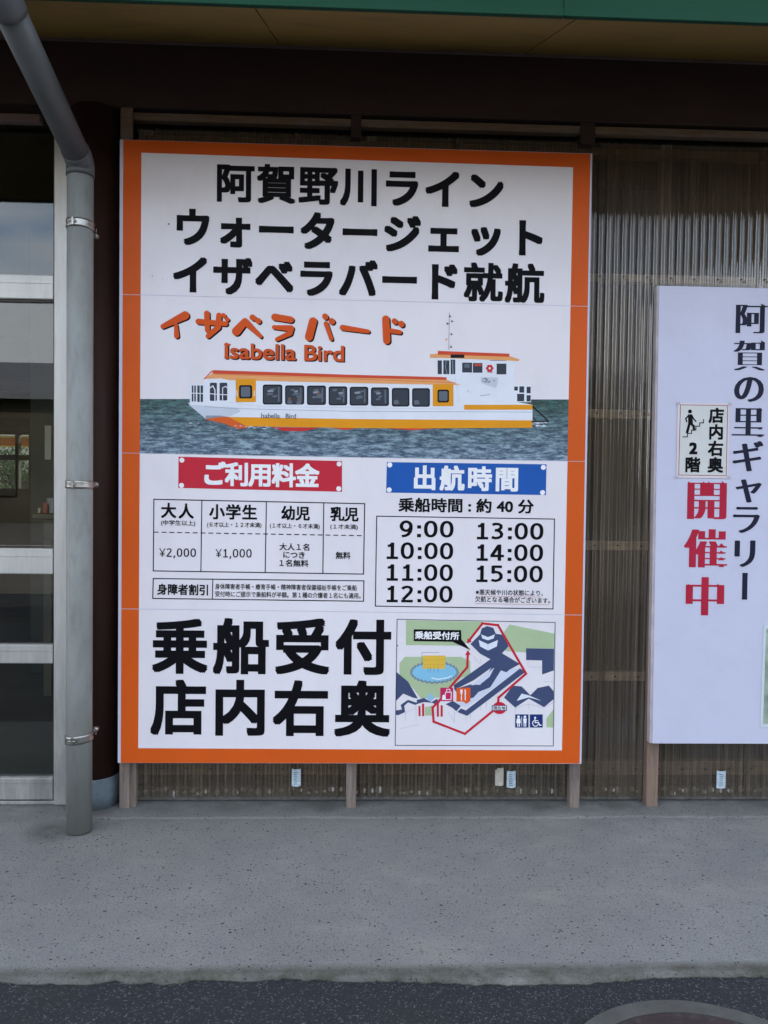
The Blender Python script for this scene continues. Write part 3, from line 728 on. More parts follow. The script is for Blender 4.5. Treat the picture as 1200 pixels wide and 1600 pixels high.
def T_(b, text, xl, xr, yl, yr, h, bold, mt_, Y, lean=None):
    """a line fitted to the box xl..xr, centre height yl -> yr, glyph height h"""
    vs, fs = glyphs(text)
    x0, x1 = min(v[0] for v in vs)-bold, max(v[0] for v in vs)+bold; y0, y1 = min(v[1] for v in vs)-bold, max(v[1] for v in vs)+bold
    ym = (y0+y1)/2
    def fn(x, y):
        t = (x-x0)/(x1-x0); v = (y-ym)/(y1-y0)*h
        vl = -0.0108-1.9e-5*(xl+(xr-xl)*t-600)
        return (xl+(xr-xl)*t-v*vl, yl+(yr-yl)*t-v)
    put(b, vs, fs, fn, bold, bold, mt_, Y)

# ================================================================== MAIN SIGNBOARD
sign = empty('signboard', tuple(P(550, 1270, 0.03)*1.0)[:2]+(0.0,), 'large orange bordered notice board for river boat tours with a boat photo', 'signboard')
q = [(187.3, 218), (925.5, 240), (908.5, 1193.5), (184, 1192)]
b = MB(); b.prism([P(x, y, 0.0) for x, y in q], (0, 0.030, 0), M_board); b.build('board', sign)
Y1 = -0.0010
outer_l = lambda t: (192.6+(188.7-192.6)*t, 219+(1192-219)*t)
outer_r = lambda t: (922.6+(905.6-922.6)*t, 240.5+(1193-240.5)*t)
def at_l(y, o=0.0): t = (y-219)/(1192-219); return (192.6-3.9*t+o, y)
def at_r(y, o=0.0): t = (y-240.5)/(1193-240.5); return (922.6-17.0*t+o, y)
IL, IR = lambda y: (221+(216-221)*(y-238.6)/(1169-238.6), y), lambda y: (895.5+(878-895.5)*(y-261.4)/(1172.5-261.4), y)
seams = [(218.4, 240.4), (460.0, 478.6), (707.5, 721.0), (951.2, 961.0), (1191.8, 1192.9)]
for i in range(4):
    (la, ra), (lb, rb) = seams[i], seams[i+1]
    g0 = 0.45 if i else 0; g1 = 0.45 if i < 3 else 0
    la += g0; ra += g0; lb -= g1; rb -= g1
    pr = Print(Y1-0.0002*(i % 2))
    def mid(p, q_, x): t = (x-p[0])/(q_[0]-p[0]); return (x, p[1]+(q_[1]-p[1])*t)
    A, B, C, D = at_l(la), at_r(ra), at_r(rb), at_l(lb)
    iA = mid(A, B, IL(la)[0]); iB = mid(A, B, IR(ra)[0]); iC = mid(D, C, IR(rb)[0]); iD = mid(D, C, IL(lb)[0])
    if i == 0: wA, wB = (221, 238.6), (895.5, 261.4)
    else: wA, wB = iA, iB
    if i == 3: wC, wD = (878, 1172.5), (216, 1169)
    else: wC, wD = iC, iD
    pr.poly([A, iA, iD, D], M_orange); pr.poly([iB, B, C, iC], M_orange)
    if i == 0: pr.poly([iA, iB, wB, wA], M_orange)
    if i == 3: pr.poly([wD, wC, iC, iD], M_orange)
    pr.poly([wA, wB, wC, wD], M_vinyl)
    pr.build('printed_sheet', sign)
YL = -0.0020
DIG = {
 '0': [[(0.30+0.215*math.copysign(abs(math.cos(t))**0.86, math.cos(t)), 0.5+0.425*math.copysign(abs(math.sin(t))**0.86, math.sin(t))) for t in [2*math.pi*i/36 for i in range(37)]]],
 '1': [[(0.33, 0.0), (0.33, 0.98)], [(0.08, 0.065), (0.58, 0.065)], [(0.12, 0.775), (0.22, 0.79), (0.33, 0.90)]],
 '2': [[(0.08, 0.80), (0.16, 0.88), (0.28, 0.925), (0.40, 0.90), (0.48, 0.82), (0.48, 0.70), (0.42, 0.56), (0.30, 0.40), (0.12, 0.15)], [(0.04, 0.065), (0.56, 0.065)]],
 '3': [[(0.07, 0.87), (0.20, 0.925), (0.34, 0.915), (0.45, 0.84), (0.45, 0.70), (0.38, 0.60), (0.26, 0.545), (0.18, 0.54)], [(0.18, 0.54), (0.30, 0.53), (0.42, 0.46), (0.485, 0.33), (0.46, 0.18), (0.34, 0.09), (0.20, 0.07), (0.05, 0.13)]],
 '4': [[(0.40, 0.0), (0.40, 0.98)], [(0.0, 0.29), (0.60, 0.29)], [(0.37, 0.93), (0.07, 0.32)]],
 '5': [[(0.11, 0.92), (0.52, 0.92)], [(0.135, 0.98), (0.135, 0.52)], [(0.08, 0.56), (0.26, 0.60), (0.40, 0.56), (0.485, 0.43), (0.485, 0.26), (0.40, 0.13), (0.25, 0.07), (0.06, 0.12)]],
 '9': [[(0.29+0.205*math.cos(t), 0.66+0.27*math.sin(t)) for t in [2*math.pi*i/28 for i in range(29)]], [(0.495, 0.66), (0.495, 0.50), (0.46, 0.32), (0.38, 0.17), (0.26, 0.085), (0.11, 0.06)]],
 ',': [[(0.17, 0.17), (0.14, 0.0), (0.07, -0.16)]],
 '¥': [[(0.02, 0.98), (0.30, 0.45)], [(0.58, 0.98), (0.30, 0.45)], [(0.30, 0.47), (0.30, 0.0)], [(0.06, 0.40), (0.54, 0.40)], [(0.06, 0.22), (0.54, 0.22)]],
 ':': [[(0.16, 0.0), (0.16, 0.20)], [(0.16, 0.52), (0.16, 0.72)]]}
def ribbon(b, pts, wd, fn, mt_, Y):
    n = len(pts); closed = math.hypot(pts[0][0]-pts[-1][0], pts[0][1]-pts[-1][1]) < 1e-6; k = b.slot(mt_); n0 = len(b.v)
    for i, p_ in enumerate(pts):
        a = pts[i-1] if i else (pts[-2] if closed else p_); c = pts[i+1] if i < n-1 else (pts[1] if closed else p_)
        dx, dy = c[0]-a[0], c[1]-a[1]; L = math.hypot(dx, dy) or 1; nx, ny = -dy/L*wd/2, dx/L*wd/2
        for s_ in (1, -1): q_ = fn(p_[0]+nx*s_, p_[1]+ny*s_); b.v.append(tuple(P(q_[0], q_[1], Y)))
    for i in range(n-1): b.f.append((n0+2*i, n0+2*i+1, n0+2*i+3, n0+2*i+2)); b.mi.append(k); b.sm.append(False)
def digits(b, text, xl, xr, y, h, mt_, Y, wd=0.155):
    adv = [0.36 if ch in ':,' else 0.69 for ch in text]; tot = sum(adv)-0.10; x = 0; sx = (xr-xl)/tot
    for ch, ad in zip(text, adv):
        for i, st in enumerate(DIG[ch]):
            def fn(u, v, x=x): q_ = xl+(x+u)*sx; return (q_-(v-0.5)*h*-0.015, y+0.009*(q_-xl)-0.4-(v-0.5)*h)
            ribbon(b, st, (0.09 if ch == '¥' else wd) if ch != ':' else 0.17, fn, mt_, Y-0.00005*i)
        x += ad
def lettering(fn, parent=sign, name='lettering'):
    b = MB(); fn(b); return b.build(name, parent)
lettering(lambda b: L_(b, '阿賀野川ライン', (367, 286.5), (758, 298.3), 62.5, 0.030, BLACK, YL), name='title_lettering')
lettering(lambda b: L_(b, 'ウォータージェット', (301, 356), (824, 372.5), 62.5, 0.030, BLACK, YL), name='title_lettering')
lettering(lambda b: L_(b, 'イザベラバード就航', (298.5, 430), (819.8, 444), 62.5, 0.030, BLACK, YL), name='title_lettering')
lettering(lambda b: L_(b, '乗船受付', (281, 1011), (568, 1012.5), 89, 0.031, BLACK, YL, lean=0.008), name='reception_lettering')
lettering(lambda b: L_(b, '店内右奥', (279.5, 1107), (566, 1109), 89, 0.031, BLACK, YL, lean=0.006), name='reception_lettering')
# --- fares
def fares(b):
    T = lambda *a: T_(b, *a, BLACK, YL)
    L_(b, '大人', (263.5, 798), (290.8, 799), 24.5, 0.028, BLACK, YL); L_(b, '小学生', (339, 800), (390, 801), 24.5, 0.028, BLACK, YL)
    L_(b, '幼児', (450.4, 802), (473, 802.5), 23, 0.028, BLACK, YL); L_(b, '乳児', (527, 803.5), (549, 804), 23, 0.028, BLACK, YL)
    T('(中学生以上)', 251.5, 305, 817, 818, 9.5, 0.014); T('(６才以上・１２才未満)', 323.5, 408.4, 820, 821, 9.2, 0.014)
    T('(１才以上・６才未満)', 421.6, 499.6, 821.5, 823, 9.2, 0.014); T('(１才未満)', 516, 559, 823, 824, 9.2, 0.014)
    digits(b, '¥2,000', 249, 306.4, 863.5, 13.6, BLACK, YL, 0.13); digits(b, '¥1,000', 337, 393.4, 864.5, 13.6, BLACK, YL, 0.13)
    T('大人１名', 436.6, 483.4, 854, 855, 11.2, 0.02); T('につき', 442.6, 476, 866.5, 867.5, 10.5, 0.02); T('１名無料', 436.6, 482, 879.5, 880.5, 11.2, 0.02)
    T('無料', 524.5, 547.6, 867.5, 868.2, 11.5, 0.022)
    T('身障者割引', 245.5, 325, 920.5, 922, 17.5, 0.026)
    T('身体障害者手帳・療育手帳・精神障害者保健福祉手帳をご乗船', 336, 557.5, 916.2, 918.6, 9, 0.012)
    T('受付時にご提示で乗船料が半額。第１種の介護者１名にも適用。', 336, 563.5, 928, 931, 9, 0.012)
lettering(fares, name='fare_lettering')
def times(b):
    T = lambda *a: T_(b, *a, BLACK, YL)
    T('乗船時間 : 約 40 分', 622.5, 834, 788.5, 791.5, 22.5, 0.026)
    for s_, a, c, y in (('9:00', 624, 708.6, 826.6), ('10:00', 601.5, 708, 860.5), ('11:00', 601.5, 707.5, 894.4), ('12:00', 601.5, 707, 928), ('13:00', 742.5, 849, 829.8), ('14:00', 742, 848.5, 863.3), ('15:00', 741.5, 848, 896.5)):
        digits(b, s_, a, c, y, 26, BLACK, YL)
    T('※悪天候や川の状態により、', 743.4, 848.4, 925, 927, 9, 0.012); T('欠航となる場合がございます。', 742.5, 859.5, 936, 938.5, 9, 0.012)
lettering(times, name='timetable_lettering')
pr = Print(YL+0.0004)
pr.frame([(240.4, 780.1), (569.8, 787), (568, 897), (239.5, 892)], 1.6, BLACK)
for a, c in (((315.4, 781.6), (313.9, 893.4)), ((416.2, 783.7), (414.4, 894.5)), ((505.9, 785.4), (504.4, 896))): pr.line([a, c], 1.5, BLACK, 1)
xx = 241
while xx < 568:
    y_ = 831.4+(xx-240)*(5.6/329); pr.line([(xx, y_), (min(xx+6, 568), y_+0.1)], 1.5, BLACK, 2); xx += 12.2
pr.frame([(239.5, 904), (568.6, 907.6), (568, 939.4), (238.6, 935)], 1.6, BLACK)
pr.line([(332.5, 905), (331.8, 936.5)], 1.4, BLACK, 1)
pr.frame([(588.6, 806.5), (866.4, 811), (864, 951.4), (586.5, 947)], 1.5, BLACK)
pr.line([(743, 931.5), (846, 933)], 0.5, ink(200, 90, 90), 1); pr.line([(743, 943), (858, 945)], 0.5, ink(200, 90, 90), 1)
pr.build('table_lines', sign)
RED, BLUE, WH = ink(196, 42, 60), ink(30, 88, 170), ink(238, 238, 240)
pr = Print(YL+0.0004); pr.poly([(279, 713.5), (534.4, 720.4), (534.4, 768.4), (278.5, 762.4)], RED)
for x, y in ((284.2, 719), (529.9, 725), (283.6, 758.5), (529.3, 763.6)): pr.disc(x, y, 3.9, 3.9, WH, 1)
pr.build('red_banner', sign)
pr = Print(YL+0.0004); pr.poly([(604.5, 722), (854, 725.5), (853, 773.5), (603.3, 769.6)], BLUE)
for x, y in ((609, 726.4), (849, 730.3), (608.1, 765.4), (847.8, 769.6)): pr.disc(x, y, 3.9, 3.9, WH, 1)
pr.build('blue_banner', sign)
lettering(lambda b: L_(b, 'ご利用料金', (334, 741), (480, 744), 38, 0.034, WH, YL-0.0005))
lettering(lambda b: L_(b, '出航時間', (663.6, 747.2), (792, 749.4), 39, 0.036, WH, YL-0.0005))
# --- brush title
def z7(x, y): return (180+x/3.158, 470+y/3.158)
strokes = [[(345, 72, 21), (235, 126, 12)], [(300, 120, 9), (303, 173, 13)],
 [(410, 102, 14), (545, 113, 12)], [(452, 62, 14), (455, 145, 12)], [(512, 72, 14), (508, 130, 14), (458, 174, 12)], [(534, 70, 10), (538, 74, 10)], [(551, 90, 10), (554, 93, 10)],
 [(598, 150, 22), (640, 102, 17), (718, 176, 9)], [(677, 81, 14), (682, 85, 14)], [(705, 98, 14), (708, 101, 13)],
 [(787, 80, 17), (866, 93, 16)], [(783, 130, 10), (866, 136, 16), (862, 160, 13), (798, 190, 10)],
 [(976, 101, 20), (956, 178, 20)], [(1040, 112, 11), (1066, 188, 10)], [(1035, 76, 14), (1038, 80, 14)], [(1068, 100, 15), (1071, 103, 14)],
 [(1122, 132, 14), (1247, 151, 10)],
 [(1335, 90, 18), (1340, 196, 18)], [(1362, 148, 12), (1404, 155, 11)], [(1378, 100, 14), (1382, 104, 13)], [(1411, 113, 15), (1414, 117, 14)]]
pr = Print(YL)
for lay, (ox, oy), mt_ in ((0, (6.5, 6), BLACK), (1.5, (0, 0), ink(214, 84, 28))):
    for si, s_ in enumerate(strokes): pr.brush([(*z7(x+ox, y+oy), r_/3.158) for x, y, r_ in s_], mt_, lay*2.2+si*0.11)
pr.build('brush_title', sign)
OR_ = ink(206, 84, 34)
def isa(b):
    T_(b, 'Isabella Bird', 352.6, 539.4, 549.6, 554.4, 25, 0.026, BLACK, YL-0.0001); T_(b, 'Isabella Bird', 351, 537.6, 548.0, 552.8, 25, 0.020, OR_, YL-0.0006)
    pr2 = Print(YL-0.0006); pr2.b = b
    pr2.line([(351.5, 538.3), (359.5, 538.5)], 2.4, OR_); pr2.line([(351.5, 558.5), (359.5, 558.8)], 2.4, OR_)
lettering(isa)

# --- the boat picture (a flat print on the board)
def M_seaprint():
    mt, n, l, b = newmat('printed_sea'); p = pos(n)
    f = tex_noise(n, l, p, 15, 10, 0.80, (1.0, 1, 4.6)); g = tex_noise(n, l, p, 5, 4, 0.6, (1, 1, 3))
    sx = n.new('ShaderNodeSeparateXYZ'); l.new(p, sx.inputs[0])
    mr = n.new('ShaderNodeMapRange'); mr.inputs[1].default_value = ZP(500, 712, 0); mr.inputs[2].default_value = ZP(500, 624, 0); l.new(sx.outputs[2], mr.inputs[0])
    hi = mixc(n, l, mr.outputs[0], srgb(158, 180, 196), srgb(54, 104, 96)); lo = mixc(n, l, mr.outputs[0], srgb(36, 66, 92), srgb(6, 40, 38))
    fa = ramp(n, l, f, [(0.42, 0.0), (0.50, 0.32), (0.575, 1.0)])
    o = mixc(n, l, fa, lo, hi)
    l.new(o, b.inputs['Base Color']); b.inputs['Roughness'].default_value = 0.5; return mt
M_sea = M_seaprint()
pr = Print(YL+0.0006)
def ZL(pts): return [z7(x, y) for x, y in pts]
pr.poly([(IL(623)[0], 623.4), (IR(624)[0], 624.2), (IR(720)[0], 720.2), (IL(708)[0], 708.3)], M_sea)
pr.build('sea_picture', sign)
pr = Print(YL+0.0003)
c_ = dict(w=ink(226, 230, 238), w2=ink(200, 206, 218), yel=ink(228, 152, 26), org=ink(216, 96, 40), red=ink(200, 48, 52), pale=ink(232, 164, 104), dk=ink(58, 64, 74), dk2=ink(98, 106, 116), gr=ink(140, 150, 164), blk=ink(18, 18, 24), foam=ink(208, 216, 226), rb=ink(208, 76, 52))
def zp(pts, c, lay=0): pr.poly(ZL(pts), c_[c], lay)
def zr(x0, y0, x1, y1, c, lay=0, r_=0):
    a, d = z7(x0, y0), z7(x1, y1)
    if r_: pr.rrect(a[0], a[1], d[0], d[1], r_/3.158, c_[c], lay)
    else: pr.rect(a[0], a[1], d[0], d[1], c_[c], lay)
def zl(pts, wd, c, lay=0): pr.line(ZL(pts), wd/3.158, c_[c], lay)
O = 1137
# hull
zp([(358, 503), (600, 520), (O, 535), (O+585, 541), (O+585, 512), (O+922, 513), (O+922, 590), (O, 585), (560, 574), (445, 581), (400, 543)], 'w')
zp([(362, 512), (600, 528), (620, 545), (560, 574), (445, 581), (400, 543)], 'w2', 0.6)
zp([(445, 566), (520, 566), (565, 574), (448, 583)], 'gr', 0.9)
zl([(440, 522), (600, 532), (O, 545), (O+922, 549)], 2, 'gr', 1)
zp([(556, 573), (O, 583), (O+922, 590), (O+920, 626), (O+300, 630), (O, 627), (650, 619), (600, 606)], 'yel', 1)
zp([(440, 584), (520, 573), (558, 573), (660, 624), (604, 634), (540, 606)], 'org', 1.6)
zp([(770, 624), (1010, 626), (930, 643), (830, 642)], 'red', 1.8); zp([(1060, 626), (1190, 628), (1140, 638)], 'rb', 1.8); zp([(O+205, 628), (O+440, 630), (O+330, 639)], 'rb', 1.8)
for i in range(30):
    fx = random.uniform(350, 800); fy = 628+random.uniform(-26, 14)*(1 if fx < 620 else 0.4); fw = random.uniform(8, 32)
    zp([(fx, fy), (fx+fw*0.4, fy-3), (fx+fw, fy-0.5), (fx+fw*0.5, fy+2.4)], 'gr' if i % 3 else 'w2', 2.2+i*0.01)
for i in range(26):
    fx = O+random.uniform(915, 985); fy = 606+random.uniform(-9, 14); fw = random.uniform(8, 26)
    zp([(fx, fy), (fx+fw*0.4, fy-3), (fx+fw, fy-0.5), (fx+fw*0.5, fy+2.4)], 'foam', 2.2+i*0.01)
# saloon
zp([(368, 412), (440, 412), (440, 386), (500, 372), (O+440, 408), (O+535, 414), (O+535, 548), (O, 540), (600, 524), (368, 506)], 'w', 1)
zl([(560, 500), (720, 522), (O+535, 534)], 1.6, 'w2', 2)
zp([(478, 345), (488, 342), (O, 364), (O+498, 377), (O+498, 391), (O, 379), (482, 359)], 'rb', 3)
zp([(482, 357), (O, 377), (O+498, 389), (O+568, 416), (O, 405), (560, 391), (520, 382), (440, 386)], 'pale', 2.4)
zl([(478, 346), (440, 385)], 5, 'org', 3.2); zl([(490, 362), (O, 384), (O+540, 404)], 2, 'org', 3)
zr(595, 386, 694, 500, 'yel', 2.6); zr(611, 416, 676, 482, 'blk', 3.2, 9); zr(620, 424, 666, 474, 'dk2', 3.5, 6); zl([(600, 445), (602, 470)], 4, 'w', 3.4); zl([(687, 445), (685, 470)], 4, 'w', 3.4)
wins = [(728, 413, 825, 512), (838, 417, 933, 512), (946, 418, 1040, 514), (1053, 422, 1145, 516), (1157, 424, O+112, 517), (O+125, 427, O+214, 519), (O+228, 430, O+315, 522), (O+328, 431, O+416, 523)]
for i, (a, e, c, d) in enumerate(wins):
    zr(a, e, c, d, 'blk', 2.6, 11); zr(a+6, e+7, c-6, d-6, 'dk', 3.0, 8)
    if i < 6:
        for k_ in range(4):
            x_ = random.uniform(a+10, c-40); y_ = e+14+k_*12+random.uniform(0, 8)
            zp([(x_, y_), (x_+random.uniform(18, 36), y_-4), (x_+random.uniform(20, 34), y_+6), (x_+5, y_+9)], 'gr' if k_ == 1 else 'dk2', 3.3+k_*0.1)
        zp([(c-22, e+12), (c-14, e+12), (c-14, d-14), (c-22, d-14)], 'dk2', 3.9)
    else: zp([(a+10, d-30), (a+30, d-34), (a+38, d-14), (a+12, d-10)], 'dk2', 3.3)
# passengers as small dark blobs in the windows
for (x_, y_) in ((860, 498), (1005, 470), (905, 500)):
    a = z7(x_, y_-14); pr.disc(a[0], a[1], 2.2, 2.6, ink(120, 90, 78), 4.2, 12); zp([(x_-12, y_+10), (x_-8, y_-6), (x_+10, y_-6), (x_+14, y_+10)], 'dk2', 4.1)
zr(O+430, 412, O+532, 520, 'yel', 2.6); zr(O+453, 438, O+510, 502, 'blk', 3.2, 9); zr(O+460, 446, O+503, 494, 'dk2', 3.5, 6)
# bow rail and front windows
zr(378, 418, 398, 497, 'dk', 2.4); zr(405, 418, 433, 499, 'dk', 2.4)
for x_ in (372, 388, 402, 419, 436): zl([(x_, 410), (x_, 502)], 4, 'w', 3)
zl([(370, 412), (440, 413)], 4, 'w', 3.4); zl([(372, 455), (438, 458)], 4, 'w', 3.4)
zr(467, 404, 502, 494, 'dk', 2.4, 6); zr(515, 404, 553, 492, 'dk', 2.4, 6)
zl([(467, 430), (482, 420), (492, 440), (492, 492)], 5, 'w', 3.1); zl([(467, 458), (500, 462)], 4, 'w', 3.4); zl([(530, 430), (545, 422), (553, 430)], 4, 'w', 3.1); zl([(530, 430), (530, 492)], 4, 'w', 3.3); zl([(515, 462), (553, 464)], 4, 'w', 3.5)
# wheelhouse
zp([(O+452, 278), (O+835, 294), (O+832, 497), (O+922, 513), (O+585, 519), (O+585, 545), (O+530, 545), (O+530, 414), (O+470, 380), (O+452, 366)], 'w', 2.2)
zp([(O+455, 247), (O+808, 261), (O+808, 275), (O+455, 263)], 'rb', 4); zp([(O+417, 263), (O+455, 262), (O+808, 273), (O+858, 289), (O+855, 297), (O+455, 281), (O+417, 280)], 'pale', 3.6)
zl([(O+455, 264), (O+808, 275)], 3, 'org', 4.2)
zr(O+518, 265, O+586, 282, 'blk', 4.4)
for q_ in ((454, 294, 475, 362), (482, 294, 512, 362), (518, 290, 541, 362), (575, 305, 624, 354), (628, 307, 675, 355), (745, 310, 793, 363)): zr(O+q_[0], q_[1], O+q_[2], q_[3], 'dk', 3)
zr(O+586, 312, O+612, 330, 'dk2', 3.4); zr(O+636, 312, O+670, 322, 'rb', 3.4); zl([(O+497, 298), (O+492, 325), (O+500, 358)], 3, 'gr', 3.5); zl([(O+528, 296), (O+530, 360)], 4, 'gr', 3.6)
zl([(O+541, 380), (O+560, 500)], 1.5, 'w2', 3)
a = z7(O+711, 333)
for k_ in range(6):
    t = k_*math.pi/3; pr.disc(a[0]+3.8*math.cos(t), a[1]+3.8*math.sin(t), 2.3, 2.3, c_['red'], 3.6+k_*0.05, 12)
pr.disc(a[0], a[1], 1.7, 1.7, c_['w'], 4.2, 12); pr.line([(a[0]-3, a[1]+5.5), (a[0]+4, a[1]+6.5)], 1.2, c_['red'], 4)
for k_ in range(9): x_ = O+715+k_*9; zl([(x_, 294.5), (x_+5, 295)], 4, 'gr', 3.2)
zp([(O+668, 377), (O+752, 378), (O+750, 405), (O+742, 430), (O+700, 418), (O+668, 404)], 'w2', 3)
for k_ in range(12):
    x_, y_ = O+random.uniform(670, 735), random.uniform(380, 402); zp([(x_, y_), (x_+random.uniform(8, 16), y_+2), (x_+9, y_+7), (x_+2, y_+5)], 'gr' if k_ % 2 else 'dk2', 3.3+k_*0.03)
zl([(O+665, 468), (O+710, 463)], 3, 'gr', 3.2); zl([(O+600, 440), (O+612, 452)], 2, 'gr', 3.2)
zr(O+585, 513, O+922, 537, 'yel', 2.8)
zr(O+829, 415, O+915, 500, 'w', 3)
for q_ in ((832, 423, 850, 443), (857, 422, 881, 453), (893, 424, 913, 456), (846, 459, 881, 496), (893, 466, 913, 497)): zr(O+q_[0], q_[1], O+q_[2], q_[3], 'dk', 3.4)
zl([(O+924, 522), (O+998, 590)], 6, 'blk', 2.5); zl([(O+920, 597), (O+1000, 595)], 6, 'blk', 2.7); zl([(O+925, 575), (O+936, 588)], 5, 'blk', 2.9)
# mast
zl([(O+512, 60), (O+509, 240)], 2.6, 'gr', 2); 
for (x_, y_, c) in ((515, 76, 'dk'), (525, 100, 'dk'), (503, 112, 'dk'), (522, 164, 'dk'), (520, 226, 'dk'), (497, 190, 'pale')): zp([(O+x_-6, y_+5), (O+x_, y_-7), (O+x_+6, y_+5)], c, 2.6)
zl([(O+496, 112), (O+512, 112)], 2, 'dk', 2.7)
T_(pr.b, 'Isabella   Bird', *[z7(720, 0)[0], z7(892, 0)[0], z7(0, 566)[1], z7(0, 570)[1]], 7.6, 0.004, ink(60, 66, 82), YL-0.0010)
pr.build('boat_picture', sign)

# --- the route map (flat print)
def z4(x, y): return (600+x/4.0, 950+y/4.0)
pr = Print(YL+0.0004)
def mp_(pts, c, lay=0): pr.poly([z4(x, y) for x, y in pts], c, lay)
def ml(pts, wd, c, lay=0): pr.line([z4(x, y) for x, y in pts], wd/4.0, c, lay)
def mr_(x0, y0, x1, y1, c, lay=0): a, d = z4(x0, y0), z4(x1, y1); pr.rect(a[0], a[1], d[0], d[1], c, lay)
GRN, NAVY, PALE, CY_, YW, RT, NB, GL = ink(172, 192, 152), ink(66, 78, 112), ink(206, 212, 230), ink(132, 192, 220), ink(222, 184, 70), ink(196, 34, 54), ink(26, 50, 112), ink(150, 156, 176)
pr.frame([z4(82, 70), z4(1070, 90), z4(1058, 862), z4(70, 858)], 0.9, BLACK, 4)
mp_([(137, 76), (618, 86), (520, 215), (480, 235), (137, 232)], GRN)
mp_([(785, 103), (1066, 160), (1064, 252), (888, 252), (888, 278), (755, 268), (780, 230), (750, 150)], GRN)
mp_([(97, 345), (130, 305), (480, 305), (540, 330), (540, 420), (480, 440), (420, 500), (350, 560), (230, 565), (180, 500), (97, 420)], GRN)
mp_([(1015, 690), (1060, 632), (1059, 748), (1015, 745)], GRN); mp_([(255, 620), (300, 610), (300, 672), (255, 672)], GRN)
def bumpy(cx, cy, rx, ry, n, c, lay):
    pr.poly([(z4(cx, cy)[0]+(rx*(1+0.035*math.cos(i*math.pi)))/4*math.cos(2*math.pi*i/n), z4(cx, cy)[1]+(ry*(1+0.07*math.cos(i*math.pi)))/4*math.sin(2*math.pi*i/n)) for i in range(n)], c, lay)
bumpy(315, 402, 152, 70, 60, ink(120, 134, 150), 0.5); bumpy(315, 402, 138, 58, 60, CY_, 1.0)
ml([(300, 438), (340, 446), (395, 436), (422, 424)], 7, ink(220, 236, 244), 1.5)
mr_(243, 297, 383, 380, YW, 1.6); ml([(237, 275), (237, 345)], 1.6, NAVY, 2); ml([(237, 278), (345, 278)], 1.6, NAVY, 2)
for x_ in (275, 290, 312, 338): ml([(x_, 365), (x_, 402)], 1.8, NAVY, 2.1)
ml([(243, 325), (383, 325)], 1.2, ink(180, 140, 50), 2.1); ml([(243, 353), (383, 353)], 1.2, ink(180, 140, 50), 2.1)
mp_([(540, 225), (605, 160), (690, 160), (750, 168), (778, 240), (738, 283), (850, 350), (785, 385), (765, 402), (718, 385), (672, 372), (560, 452), (440, 512), (436, 482), (665, 320), (600, 285)], NAVY, 1)
mp_([(672, 372), (735, 384), (664, 496), (590, 525), (560, 560), (510, 572), (468, 545), (440, 508), (540, 478), (602, 480)], NAVY, 1.2)
mp_([(690, 372), (640, 410), (545, 485), (610, 470), (660, 430)], PALE, 1.5)
mp_([(735, 392), (860, 372), (600, 560), (512, 620), (440, 600), (520, 575), (590, 530), (664, 500)], PALE, 0.8)
mp_([(850, 378), (886, 398), (520, 674), (458, 650), (480, 628), (512, 640)], NAVY, 1.4)
mp_([(610, 128), (645, 113), (683, 124), (698, 160), (680, 186), (620, 186), (602, 160)], NAVY, 2); mp_([(607, 163), (650, 180), (693, 163), (686, 190), (650, 202), (614, 190)], ink(224, 228, 240), 2.3); mp_([(612, 150), (688, 150), (690, 166), (650, 182), (610, 166)], NAVY, 2.6)
mp_([(592, 200), (650, 226), (712, 200), (705, 240), (650, 266), (600, 240)], ink(224, 228, 240), 2); ml([(650, 226), (650, 266)], 1.2, NAVY, 2.4)
mp_([(78, 400), (150, 460), (212, 566), (180, 560), (120, 535), (76, 580)], NAVY, 1)
mp_([(75, 640), (112, 634), (104, 606), (150, 574), (216, 596), (196, 606), (150, 590), (126, 612), (132, 650), (90, 670), (75, 668)], NAVY, 1.1)
mp_([(205, 575), (250, 562), (290, 592), (330, 568), (350, 590), (325, 604), (300, 592), (250, 588), (205, 600)], NAVY, 1)
mp_([(290, 530), (318, 560), (290, 588), (262, 560)], ink(150, 190, 215), 1.6)
mp_([(385, 602), (430, 580), (480, 612), (452, 646), (425, 622)], NAVY, 1)
mp_([(888, 252), (1063, 254), (1061, 390), (988, 416), (988, 328), (888, 325)], NAVY, 1)
mp_([(805, 485), (860, 490), (915, 545), (960, 500), (1030, 485), (1060, 520), (1060, 570), (1000, 620), (905, 566), (820, 622), (750, 560)], NAVY, 1); mp_([(830, 580), (860, 535), (905, 546), (985, 580), (905, 558)], ink(224, 228, 240), 1.5)
for q_ in ([(135, 650), (135, 705)], [(200, 610), (200, 710)], [(100, 755), (225, 725)], [(400, 650), (440, 712)], [(440, 650), (440, 715)], [(512, 672), (512, 705)], [(605, 575), (605, 640)], [(640, 580), (640, 625)], [(560, 300), (600, 350)], [(605, 320), (605, 350)], [(900, 325), (900, 368)], [(905, 368), (988, 370)], [(820, 622), (820, 660)], [(905, 600), (905, 630)], [(820, 625), (905, 600), (1000, 622)], [(1000, 620), (1060, 590)], [(1000, 460), (1060, 462)], [(540, 655), (540, 690)], [(130, 655), (200, 625)]): ml(q_, 1.3, GL, 0.9)
for x0_, y0_, x1_, y1_ in ((216, 612, 228, 676), (238, 597, 251, 676), (330, 592, 343, 679), (354, 608, 367, 679)): mr_(x0_, y0_, x1_, y1_, RT, 1.6)
ml([(528, 208), (616, 96), (712, 107), (888, 410), (716, 560), (712, 600)], 14, RT, 2.6)
ml([(690, 636), (506, 786), (310, 710), (304, 622), (345, 580), (410, 500), (520, 370), (524, 292)], 14, RT, 2.6)
mp_([(508, 294), (524, 262), (542, 292)], RT, 3.4); mp_([(522, 190), (520, 222), (550, 208)], RT, 3.4)
